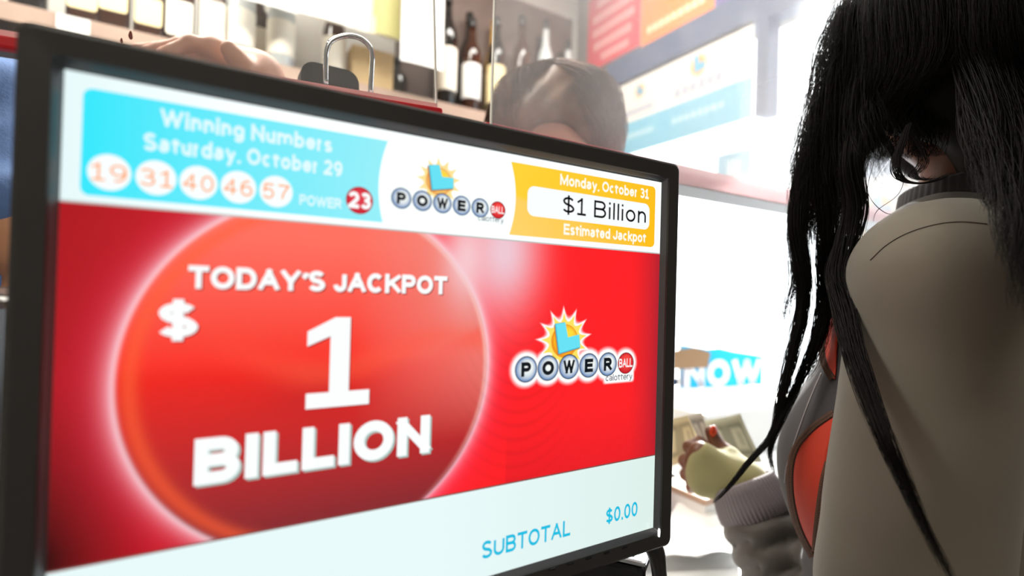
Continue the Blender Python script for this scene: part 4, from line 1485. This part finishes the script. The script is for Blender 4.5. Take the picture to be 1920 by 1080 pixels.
JS = mat('charcoal_sleeve', lin(78, 71, 64), .6, bump=.08, bscale=2600, sheen=.3)
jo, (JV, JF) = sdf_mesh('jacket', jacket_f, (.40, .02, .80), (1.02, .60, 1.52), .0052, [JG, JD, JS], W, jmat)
JBVH = BVHTree.FromPolygons([tuple(v) for v in JV], [tuple(int(i) for i in f) for f in JF])


def on_jacket(px, py, off=.0015):
    d = Vector(CF + CR * (px - 960) / FPX - CU * (py - 540) / FPX).normalized()
    h, nrm, i, dist = JBVH.ray_cast(Vector(EYE), d)
    if h is None:
        q0 = pix(px, py, .62)
        h, nrm, i, dist = JBVH.find_nearest(Vector(q0))
    if nrm.dot(d) > 0:
        nrm = -nrm
    return np.array(h + nrm * off), np.array(nrm)


def jacket_patch(name, left, right, m, n=26, k=9, off=.0016):
    """strip of cloth sewn on: left/right are pixel edges, laid over the jacket surface"""
    a, b2 = spline([(x, y, 0) for x, y in left], n), spline([(x, y, 0) for x, y in right], n)
    V, F = [], []
    for i in range(n):
        for j in range(k):
            q0 = a[i] + (b2[i] - a[i]) * j / (k - 1)
            V.append(on_jacket(q0[0], q0[1], off)[0])
    for i in range(n - 1):
        for j in range(k - 1):
            F.append((i * k + j, i * k + j + 1, (i + 1) * k + j + 1, (i + 1) * k + j))
    o = link(name, V, F, m, W, True)
    s = o.modifiers.new('thickness', 'SOLIDIFY'); s.thickness = .001; s.offset = 0
    return o


ORL1, ORR1 = [(1562, 566), (1551, 610), (1545, 650), (1550, 685), (1562, 708)], [(1579, 556), (1577, 600), (1572, 650), (1570, 690), (1568, 712)]
ORL2, ORR2 = [(1566, 778), (1528, 805), (1498, 840), (1488, 885), (1491, 940), (1504, 990), (1528, 1040)], [(1567, 782), (1562, 815), (1556, 850), (1548, 895), (1542, 940), (1536, 990), (1531, 1042)]
o1 = jacket_patch('orange_panel', ORL1, ORR1, JO)
o1['label'] = 'upper orange panel'
o2 = jacket_patch('orange_panel', ORL2, ORR2, JO)
o2['label'] = 'lower orange panel'
STI = mat('brown_stitching', lin(124, 80, 54), .8)
SEAM = mat('dark_seam', lin(50, 44, 44), .8)


def seam(name, path, wid, parent, stitches=0, m=SEAM, off=.002):
    if not stitches:
        P = spline([(x, y, 0) for x, y in path], 60)
        return MB().tube(np.array([on_jacket(x, y, off)[0] for x, y, _ in P]), wid, 6).build(name, m, parent, True)
    # flat cover-stitched band with thread ribs across it
    P = spline([(x, y, 0) for x, y in path], 50)
    T = np.gradient(P, axis=0)
    T /= np.linalg.norm(T, axis=1)[:, None] + 1e-9
    N = np.stack([-T[:, 1], T[:, 0]], 1)
    V = []
    for i in range(50):
        for sg in (-1, 0, 1):
            V.append(on_jacket(P[i, 0] + N[i, 0] * wid * sg, P[i, 1] + N[i, 1] * wid * sg, off + (.0005 if sg == 0 else 0))[0])
    o = link(name, V, [(i * 3 + j, i * 3 + j + 1, i * 3 + j + 4, i * 3 + j + 3) for i in range(49) for j in range(2)], m, parent, True)
    so = o.modifiers.new('thickness', 'SOLIDIFY'); so.thickness = .0012; so.offset = 0
    mb = MB()
    S2 = spline([(x, y, 0) for x, y in path], stitches)
    T = np.gradient(S2, axis=0)
    for i in range(stitches):
        l = math.hypot(T[i, 0], T[i, 1]) + 1e-9
        tx, ty = T[i, 0] / l, T[i, 1] / l
        for c0, c1 in ((-.85, -.12), (.12, .85)):
            p0 = (S2[i, 0] - ty * wid * c0, S2[i, 1] + tx * wid * c0)
            p1 = (S2[i, 0] - ty * wid * c1 + tx * 1.6, S2[i, 1] + tx * wid * c1 + ty * 1.6)
            mb.tube([on_jacket(p0[0], p0[1], off + .0010)[0], on_jacket(p1[0], p1[1], off + .0010)[0]], .00040, 5)
    mb.build('stitching', STI, o)
    return o


seam('seam', [(1562, 566), (1551, 610), (1545, 650), (1550, 685), (1564, 710)], 6.0, W, 54)
seam('seam', [(1566, 775), (1527, 803), (1496, 840), (1485, 885), (1488, 940), (1502, 992), (1527, 1042)], 6.0, W, 104)
seam('seam', [(1556, 866), (1547, 900), (1540, 945), (1535, 990), (1532, 1030)], 6.5, W, 60)
seam('piping', [(1541, 700), (1516, 758), (1492, 825), (1477, 872), (1472, 905)], .0004, W, 0, mat('pale_piping', lin(200, 190, 190), .6), .0008)
# collar
col = MB()
loops = []
for zz, rr in ((-.03, .074), (-.01, .071), (.012, .068), (.030, .0655), (.033, .063), (.018, .0630)):
    loops.append([tuple(nb + np.array([0, 0, .012 + zz]) + (WP.r * math.cos(a) + WP.f * math.sin(a)) * (rr + .0007 * math.cos(a * 60)) + np.array([0, 0, -.010 * math.sin(a)])) for a in np.linspace(0, 2 * math.pi, 241)[:-1]])
col.loft(loops, cap=False).build('collar', JD, W, True)
# left sleeve, lying over the side of the chest
lsl = SDF()
shn = shL + (WP.at(-.03, -.01, 1.398) - shL) * .55
lsl.cap(shL, elL, .0705, .0660).cap(shL, shn, .0690, .0560, .03).cap(elL, wrL, .056, .040, .025)


def lsl_f(P):
    ta = (P - shL) @ np.array([0, 0, -1.0])
    d = lsl(P) - .0016 * np.sin(ta * 30 + (P[:, 0] - shL[0]) * 26 + 2 * np.sin(P[:, 1] * 20)) * np.clip((ta - .10) / .1, 0, 1)
    return np.maximum(d, wrL[2] + .004 - P[:, 2])


slo, (SV, SF) = sdf_mesh('sleeve', lsl_f, (.40, .02, .84), (.80, .42, 1.50), .0045, JG, W)
JBVH = BVHTree.FromPolygons([tuple(v) for v in np.vstack([JV, SV])], [tuple(int(i) for i in f) for f in np.vstack([JF, SF + len(JV)])])
seam('seam', [(1632, 488), (1662, 460), (1700, 438), (1750, 422), (1800, 416), (1850, 420)], .00045, slo, 0, mat('grey_seam', lin(84, 76, 66), .8), .0003)
# ribbed cuff of the right sleeve
cu = MB()
loops = []
for tt, rr in ((.046, .047), (.040, .0500), (.032, .0500), (.022, .0485), (.010, .0455), (.000, .044), (-.003, .040), (.006, .037)):
    c0 = wrR - fax * tt
    loops.append([tuple(c0 + (fup * math.cos(a) + fsd * math.sin(a)) * (rr + .0008 * math.cos(a * 56))) for a in np.linspace(0, 2 * math.pi, 337)[:-1]])
cu.loft(loops, cap=False).build('cuff', mat('ribbed_cuff', lin(120, 110, 112), .7, sheen=.3), W, True)
# khaki support glove
glv = SDF()
for i, kk in enumerate(kn):
    glv.cap(wrR + (kk - wrR) * -.05, wrR + (kk - wrR) * .90, .0235, .0170, .018)
glv.cap(th[0], th[0] + (th[1] - th[0]) * .7, .021, .018, .012)
GLV = mat('khaki_glove', lin(160, 152, 104), .8, bump=.2, bscale=500, sheen=.2)
sdf_mesh('glove', glv, wrR - .12, wrR + .12, .0034, GLV, W)
nail = SDF().ell(th[3] - CF * .0075 + np.array([0, 0, .003]), (.0075, .004, .0095), None, .01)
sdf_mesh('thumbnail', nail, th[3] - .03, th[3] + .03, .0018, mat('orange_nail', lin(232, 74, 36), .2), W)
trs = SDF()
legs(trs, WP, .92, foot=False)
trs.ell(WP.at(0, -.01, .88), np.array([.172, .125, .12]), WP.ax, .05)
trf = lambda P: np.maximum(trs(P, .012), .10 - P[:, 2])
sdf_mesh('trousers', trf, (.42, .05, .05), (.96, .45, 1.02), .010, mat('dark_trousers', lin(40, 40, 46), .8), W)
shoe = SDF()
for e in (-1, 1):
    shoe.cap(WP.at(e * .085, -.04, .042), WP.at(e * .105, .16, .034), .048, .036, .03)
shf = lambda P: np.maximum(shoe(P), .002 - P[:, 2])
sdf_mesh('shoes', shf, (.45, .05, -.01), (.95, .50, .12), .008, M['plastic2'], W)

# hair: a dark under-volume, then strands and locks
HAIR = mat('dark_hair', (.0085, .007, .0065), .5, spec=.12)
hv = SDF()
hv.ell(hc + np.array([0, -.012, .02]), (.108, .118, .112), None, .03)
hv.ell(hc + WP.f * -.045 + np.array([0, 0, -.10]), (.090, .062, .12), WP.ax, .05)
hv.ell(hc + WP.f * .030 - WP.r * .062 + np.array([0, 0, -.055]), (.034, .050, .060), WP.ax, .04)
hv.ell(hc + WP.f * .030 + WP.r * .075 + np.array([0, 0, -.055]), (.034, .055, .085), WP.ax, .04)
face = hc + WP.f * .10 + np.array([0, 0, -.03])
hvf = lambda P: np.maximum(hv(P), .062 - np.linalg.norm((P - face) * np.array([1, 1, .7]), axis=1))
sdf_mesh('hair_underlayer', hvf, hc - np.array([.2, .2, .26]), hc + np.array([.2, .2, .2]), .006, mat('hair_base', (.008, .007, .0065), .6, spec=.2), W)
curves = []
sid = 0
for i in range(150):
    az = 2 * math.pi * i / 150 + RNG.uniform(-.05, .05)
    dr = math.cos(az), math.sin(az)                       # r, f components
    h = WP.r * dr[0] + WP.f * dr[1]
    fr = dr[1]
    side = dr[0] < 0
    if fr > .72 and abs(dr[0]) < .55:
        continue                                           # the face stays open
    wd = RNG.uniform(.98, 1.10)
    pts = [hc + h * .02 + np.array([0, 0, .125 * wd]), hc + h * .075 * wd + np.array([0, 0, .098 * wd]), hc + h * .118 * wd + np.array([0, 0, .02]), hc + h * (.122 * wd) + np.array([0, 0, -.06])]
    swp = WP.f * (.05 if fr > -.1 else -.02)
    low = RNG.uniform(-.165, -.118) if (side and abs(fr) < .75) else RNG.uniform(-.34, -.22)
    if not side and fr > -.35:
        low = RNG.uniform(-.15, -.10)
    if side and -.5 < fr < .75:
        pts.append(hc + h * .108 + swp * .7 + np.array([0, 0, low * .72]))
        pts.append(hc + h * .098 + swp * 1.3 + np.array([RNG.uniform(-.01, .01), 0, low]))
    else:
        pts.append(hc + h * .118 + swp + np.array([0, 0, low * .7]))
        pts.append(hc + h * .112 + swp + np.array([RNG.uniform(-.02, .02), RNG.uniform(-.02, .02), low]))
    curves += lock(pts, 44, .023, .0052, .00027, n=34, seed=1000 + i, tip=.7, twist=.8)


def plock(pts, count, rad, wave=.0018, r0=.00028, n=52, tip=.3, twist=1.3):
    global sid, curves
    sid += 1
    curves += lock([pix(x, y, z) for x, y, z in pts], int(count * 1.7) if count > 8 else count, rad, wave, r0, n, seed=sid, tip=tip, twist=twist)


# locks hanging in front of the shoulder
plock([(1612, 20, .56), (1572, 130, .555), (1535, 240, .55), (1508, 330, .55), (1494, 420, .545), (1504, 500, .54), (1506, 570, .54), (1488, 650, .535), (1466, 740, .53), (1450, 812, .53), (1405, 865, .525), (1365, 915, .52), (1335, 945, .52)], 150, .0145, wave=.002, tip=.04)
plock([(1625, 60, .55), (1585, 190, .545), (1552, 310, .54), (1552, 420, .54), (1548, 500, .54), (1545, 570, .535), (1530, 640, .53), (1500, 712, .53), (1468, 782, .525), (1444, 842, .525), (1452, 890, .52)], 140, .0145, wave=.002, tip=.06)
plock([(1650, 80, .54), (1620, 200, .53), (1596, 300, .52), (1604, 390, .515), (1588, 455, .51), (1572, 515, .50), (1584, 580, .47), (1598, 650, .435), (1628, 740, .398), (1662, 830, .368), (1702, 920, .360), (1745, 1010, .356), (1800, 1110, .352)], 190, .0155, wave=.0025, tip=.28)
for a0, b0, c0, d0, e0, zz in (((1600, 60), (1550, 180), (1520, 300), (1508, 390), (1516, 470), .55), ((1610, 80), (1566, 200), (1540, 310), (1528, 400), (1536, 480), .548), ((1630, 80), (1590, 200), (1562, 310), (1566, 400), (1560, 460), .54),
                           ((1650, 80), (1615, 190), (1592, 280), (1586, 370), (1590, 440), .53), ((1668, 80), (1640, 170), (1618, 240), (1606, 300), (1604, 350), .53), ((1590, 0), (1556, 100), (1530, 220), (1500, 320), (1488, 420), .555),
                           ((1690, 80), (1665, 170), (1650, 215), (1640, 255), (1642, 285), .52), ((1606, 40), (1572, 150), (1556, 260), (1545, 350), (1520, 430), .55)):
    plock([a0 + (zz,), b0 + (zz,), c0 + (zz,), d0 + (zz - .005,), e0 + (zz - .008,)], 120, .021, wave=.0048, tip=.35)
plock([(1560, 330, .55), (1548, 430, .55), (1566, 520, .545), (1556, 600, .54), (1530, 680, .54), (1506, 720, .535)], 40, .010, wave=.003, tip=.15)
plock([(1500, 330, .555), (1486, 430, .555), (1490, 520, .55), (1474, 580, .55), (1480, 610, .55)], 26, .008, wave=.003, tip=.15)
# curl against the neck
plock([(1705, 230, .50), (1688, 275, .495), (1680, 315, .49), (1692, 338, .485), (1725, 344, .475), (1760, 336, .465), (1785, 322, .46)], 34, .0045, tip=.5)
plock([(1700, 240, .50), (1730, 300, .49), (1715, 330, .485), (1745, 338, .475), (1775, 322, .47)], 14, .006, wave=.004)
for kx in range(10):
    x0 = 1630 + kx * 14
    plock([(x0, 190, .52), (x0 - 10 + kx, 240, .515), (x0 - 18 + 2 * kx, 285, .51), (x0 - 14 + 2 * kx, 312 - 2 * kx, .505)], 20, .011, wave=.003, r0=.0003, tip=.8)
# hair falling behind the near shoulder
for kx, (x0, xe, ye, zz) in enumerate(((1862, 1868, 400, .36), (1886, 1896, 500, .335), (1910, 1920, 580, .33), (1936, 1952, 660, .33), (1844, 1848, 360, .38), (1966, 1990, 660, .33), (1994, 2030, 700, .33))):
    plock([(x0 - 40, 30, .49), (x0 - 18, 150, .455), (x0 - 2, 260, .41), ((x0 + xe) / 2 + 3, (290 + ye) / 2 + 10, zz + .015), (xe, ye, zz)], 110, .017, wave=.005, r0=.0003, tip=.35)
# single stray hairs
for kx in range(46):
    x0 = 1530 + RNG.uniform(-20, 120)
    y0 = RNG.uniform(20, 480)
    pts = [(x0 + 30, y0, .54), (x0 - 15 + RNG.uniform(-15, 10), y0 + 70, .54), (x0 - 25 + RNG.uniform(-25, 15), y0 + 140 + RNG.uniform(-10, 40), .54), (x0 - 20 + RNG.uniform(-30, 30), y0 + 190 + RNG.uniform(0, 60), .54)]
    plock(pts, 1, .001, wave=.003, r0=.00028)
for pts in ([(1640, 300, .5), (1628, 360, .49), (1660, 400, .48), (1700, 396, .47), (1740, 388, .46)], [(1700, 300, .5), (1690, 360, .48), (1650, 395, .48), (1640, 420, .48)]):
    plock(pts, 2, .001, wave=.002, r0=.0003)
strands_mesh('hair', curves, HAIR, W)

# ---- banknotes in the gloved hand
def note_mat(name, c):
    return ink_material(name, rough=.7)


def banknote(label, corners, bow, tone):
    A, B, C, D = [np.asarray(x) for x in corners]
    n1, n2 = 20, 10
    nr = np.cross(B - A, D - A); nr /= np.linalg.norm(nr)
    V, F, K = [], [], []
    base, dark = lin(*tone), lin(*tone) * .35
    for j in range(n2 + 1):
        for i in range(n1 + 1):
            u, v = i / n1, j / n2
            p = (A * (1 - u) + B * u) * (1 - v) + (D * (1 - u) + C * u) * v
            V.append(p + nr * bow * math.sin(math.pi * u) + nr * bow * .4 * math.sin(math.pi * 2 * v))
            m = 0.0
            if .06 < u < .94 and .10 < v < .90 and not (.10 < u < .90 and .2 < v < .8):
                m = .8
            if ((u - .5) / .14) ** 2 + ((v - .5) / .34) ** 2 < 1:
                m = .65
            if .16 < u < .30 and .35 < v < .65 or .70 < u < .84 and .35 < v < .65:
                m = .4
            K.append(base * (1 - m) + dark * m)
    for j in range(n2):
        for i in range(n1):
            F.append((j * (n1 + 1) + i, j * (n1 + 1) + i + 1, (j + 1) * (n1 + 1) + i + 1, (j + 1) * (n1 + 1) + i))
    o = link('banknote', V, F, PRINT, None, True, col=K)
    s = o.modifiers.new('thickness', 'SOLIDIFY'); s.thickness = .0003; s.offset = 0
    return tag(o, label, 'banknote', 'banknotes held by the customer')


banknote('folded tan banknote held out beside the monitor edge', [pix(1238, 788, .86), pix(1290, 778, .83), pix(1322, 850, .80), pix(1240, 880, .84)], .006, (232, 218, 176))
banknote('narrow white edged banknote standing up above the thumb', [pix(1288, 778, .815), pix(1316, 772, .81), pix(1340, 846, .79), pix(1322, 850, .792)], .003, (244, 240, 226))
banknote('green grey banknote fanned out behind the thumb', [pix(1320, 788, .835), pix(1388, 775, .83), pix(1428, 866, .80), pix(1338, 866, .80)], .005, (214, 214, 188))

# ---- cashier with brown hair beyond the guard screen
CP = Pose((.515, .86), math.radians(180))
K = thing('person', 'cashier with brown hair looking down behind the hazy guard panel', 'person', (0, 0, 0))
khc = pix(1040, 290, .85)
kfw = np.array([-.55, -.70, -.40])
knb = np.array([khc[0] - .0, khc[1] + .10, khc[2] - .145])
kb = SDF()
ksL, ksR = CP.at(-.17, .02, 1.37), CP.at(.17, .02, 1.36)
kb.cap(ksL, ksR, .05, .05, .05)
kb.ell(CP.at(0, 0, 1.22), (.15, .105, .19), CP.ax, .06).ell(CP.at(0, -.01, .96), (.155, .115, .2), CP.ax, .06)
# right hand (towards the picture's left) raised over the top of the monitor
hw = pix(486, 140, .62)
ke = np.array([.19, .77, 1.36])
kb.cap(ksR, ke, .045, .040, .03).cap(ke, hw, .038, .026, .02)
kk = [pix(396, 90, .60), pix(384, 92, .617), pix(372, 96, .632), pix(366, 106, .645)]
kf = [[pix(358, 80, .585), pix(325, 96, .58), pix(306, 101, .582)],
      [pix(340, 84, .61), pix(304, 92, .605), pix(276, 98, .605)],
      [pix(328, 88, .63), pix(292, 92, .628), pix(258, 93, .628)],
      [pix(330, 98, .65), pix(300, 100, .65), pix(272, 101, .65)]]
kt = [pix(474, 140, .60), pix(456, 126, .585), pix(442, 108, .578), pix(430, 92, .574)]
khd = SDF().cap(hw + (ke - hw) * .4, hw, .032, .027)
add_hand(khd, hw, kk, kf, kt)
kel, kwl = CP.at(-.20, .06, 1.10), CP.at(-.06, .19, 1.03)
kb.cap(ksL, kel, .045, .038, .03).cap(kel, kwl, .036, .026, .02)
kn2 = [kwl + CP.f * .075 + CP.r * x + np.array([0, 0, -.012]) for x in (.03, .01, -.01, -.03)]
add_hand(kb, kwl, kn2, [[q0 + CP.f * .035 + np.array([0, 0, -.008]), q0 + CP.f * .055 + np.array([0, 0, -.02]), q0 + CP.f * .06 + np.array([0, 0, -.034])] for q0 in kn2], [kwl + CP.r * .02 + CP.f * .02, kwl + CP.r * .045 + CP.f * .045, kwl + CP.r * .05 + CP.f * .075])
KA, _ = add_head(kb, CP, khc, knb, fwd=kfw, sc=.95)
legs(kb, CP, .90)
sdf_mesh('body', kb, (-.12, .55, -.01), (.86, 1.08, 1.85), .0075, SKIN_L, K, extra=[(khd, hw - np.array([.24, .12, .12]), hw + np.array([.12, .14, .12]), .0032)])
eyes(KA, K, .95)
ks = SDF()
ks.cap(ksL, ksR, .062, .062, .05).ell(CP.at(0, 0, 1.22), (.165, .12, .2), CP.ax, .06).ell(CP.at(0, -.01, .96), (.17, .13, .2), CP.ax, .06)
ks.cap(ksR, ksR + (ke - ksR) * .9, .06, .055, .03).cap(ksL, ksL + (kel - ksL) * .8, .06, .055, .03)
ksf = lambda P: np.maximum(np.maximum(ks(P), .82 - P[:, 2]), .062 - np.linalg.norm(P - (CP.at(0, 0, 1.46)), axis=1))
sdf_mesh('shirt', ksf, (.08, .62, .80), (.86, 1.08, 1.52), .010, mat('navy_shirt', lin(52, 56, 78), .85), K)
kt2 = SDF()
legs(kt2, CP, .9, foot=False)
kt2.ell(CP.at(0, 0, .86), (.17, .125, .12), CP.ax, .05)
sdf_mesh('trousers', lambda P: np.maximum(kt2(P, .012), .10 - P[:, 2]), (.26, .66, .05), (.80, 1.08, 1.0), .012, mat('black_trousers', lin(30, 30, 34), .8), K)
kh = SDF()
kup = KA(0, 0, 1) - KA(0, 0, 0)
kh.ell(KA(0, -.018, .045), (.098, .112, .098), np.array([KA(1, 0, 0) - khc, KA(0, 1, 0) - khc, KA(0, 0, 1) - khc]) / .95, .03)
kh.ell(KA(0, -.07, -.03), (.085, .055, .085), np.array([KA(1, 0, 0) - khc, KA(0, 1, 0) - khc, KA(0, 0, 1) - khc]) / .95, .03)
kfc = KA(0, .125, -.01)
khf = lambda P: np.maximum(kh(P) + .0035 * np.sin(P[:, 0] * 130 + 3 * np.sin(P[:, 2] * 40)) * np.cos(P[:, 1] * 60 + P[:, 2] * 30), .080 - np.linalg.norm(P - kfc, axis=1))
KH = mat('brown_hair', lin(104, 70, 50), .5, var=.6, vscale=22)
ho, _v = sdf_mesh('hair', khf, khc - .25, khc + .25, .007, KH, K)
cv = []
for i in range(90):
    az = 2 * math.pi * i / 90
    if .9 < az < 2.2:
        continue
    e = [(.01 * math.cos(az), .01 * math.sin(az), .148), (.07 * math.cos(az), .075 * math.sin(az) - .01, .122), (.105 * math.cos(az), .118 * math.sin(az) - .015, .05), (.10 * math.cos(az), .11 * math.sin(az) - .03, -.04)]
    cv += lock([KA(*x) for x in e], 26, .022, .006, .0009, n=20, seed=5000 + i, tip=.7)
strands_mesh('hair_strands', cv, KH, K)
# dark band on the raised wrist
wb = hw + (ke - hw) * .10
ax1 = (ke - hw) / np.linalg.norm(ke - hw)
s1 = np.cross(ax1, [0, 0, 1.0]); s1 /= np.linalg.norm(s1); s2 = np.cross(ax1, s1)
bm = MB()
bm.loft([[tuple(wb + ax1 * d0 + (s1 * math.cos(a) + s2 * math.sin(a)) * rr) for a in np.linspace(0, 2 * math.pi, 25)[:-1]] for d0, rr in ((-.009, .030), (-.008, .033), (.008, .0335), (.009, .0305))], cap=False)
bm.build('wristband', M['plastic'], K, True)

# ---- clerk in denim at the end of the counter
DP = Pose((-.37, .85), math.radians(172))
D = thing('person', 'clerk in a blue denim shirt standing beside the ticket terminal', 'person', (0, 0, 0))
db = SDF()
dsR = DP.at(.17, .0, 1.48)
dsL = pix(-28, 212, .60)
db.cap(dsL, dsR, .05, .05, .05)
db.ell(DP.at(0, 0, 1.33), (.165, .115, .2), DP.ax, .06).ell(DP.at(0, -.01, 1.04), (.16, .12, .22), DP.ax, .06)
del_ = pix(-6, 400, .57)
dwl = pix(78, 505, .545)
db.cap(dsL, del_, .050, .044, .03).cap(del_, dwl, .042, .028, .02)
dk = [dwl + np.array([x, -.03, -.065]) for x in (.028, .010, -.010, -.028)]
add_hand(db, dwl, dk, [[q0 + np.array([0, -.012, -.036]), q0 + np.array([0, -.006, -.060]), q0 + np.array([0, .008, -.074])] for q0 in dk], [dwl + np.array([.015, -.01, -.02]), dwl + np.array([.038, -.03, -.045]), dwl + np.array([.04, -.045, -.07])])
der, dwr = DP.at(.20, .02, 1.20), DP.at(.19, .12, 1.0)
db.cap(dsR, der, .048, .042, .03).cap(der, dwr, .04, .028, .02)
dk2 = [dwr + np.array([x, -.03, -.07]) for x in (.028, .010, -.010, -.028)]
add_hand(db, dwr, dk2, [[q0 + np.array([0, -.01, -.034]), q0 + np.array([0, -.0, -.058]), q0 + np.array([0, .012, -.07])] for q0 in dk2], [dwr + np.array([.01, -.015, -.02]), dwr + np.array([.03, -.04, -.04]), dwr + np.array([.03, -.055, -.065])])
dhc = DP.at(0, .02, 1.69)
DA, _ = add_head(db, DP, dhc, DP.at(0, -.01, 1.55))
legs(db, DP, .93)
sdf_mesh('body', db, (-.75, .38, -.01), (.02, 1.10, 1.90), .008, SKIN_T, D)
eyes(DA, D)
ds = SDF()
ds.cap(dsL, dsR, .064, .064, .05).ell(DP.at(0, 0, 1.33), (.18, .13, .2), DP.ax, .06).ell(DP.at(0, -.01, 1.04), (.175, .135, .22), DP.ax, .06)
ds.cap(dsL, dsL + (del_ - dsL) * .93, .064, .060, .03).cap(dsR, der, .064, .060, .03)
ds.cap(dsL + (del_ - dsL) * .80, dsL + (del_ - dsL) * .95, .064, .066, .008)
dnb = DP.at(0, 0, 1.58)


def dsf(P):
    t = (P - dsL) @ ((del_ - dsL) / np.linalg.norm(del_ - dsL))
    d = ds(P) - .004 * np.sin(t * 60 + P[:, 0] * 40 + 2 * np.sin(P[:, 1] * 30)) * np.clip(1 - np.linalg.norm(P - (dsL + del_) / 2, axis=1) / .25, 0, 1)
    return np.maximum(np.maximum(d, .86 - P[:, 2]), .07 - np.linalg.norm(P - dnb, axis=1))


DEN = mat('blue_denim', lin(92, 122, 172), .85, bump=.3, bscale=400, var=.35, vscale=18)
sdf_mesh('denim_shirt', dsf, (-.75, .45, .84), (.02, 1.10, 1.66), .008, DEN, D)
dt = SDF()
legs(dt, DP, .93, foot=False)
dt.ell(DP.at(0, 0, .90), (.175, .13, .12), DP.ax, .05)
sdf_mesh('trousers', lambda P: np.maximum(dt(P, .012), .10 - P[:, 2]), (-.65, .65, .05), (-.08, 1.08, 1.05), .012, mat('navy_trousers', lin(30, 34, 50), .8), D)
dh = SDF().ell(DA(0, -.02, .05), (.088, .103, .085), DP.ax, .03)
dfc = DA(0, .12, -.02)
sdf_mesh('hair', lambda P: np.maximum(dh(P), .082 - np.linalg.norm(P - dfc, axis=1)), dhc - .2, dhc + .2, .008, mat('black_hair', (.012, .010, .010), .45), D)
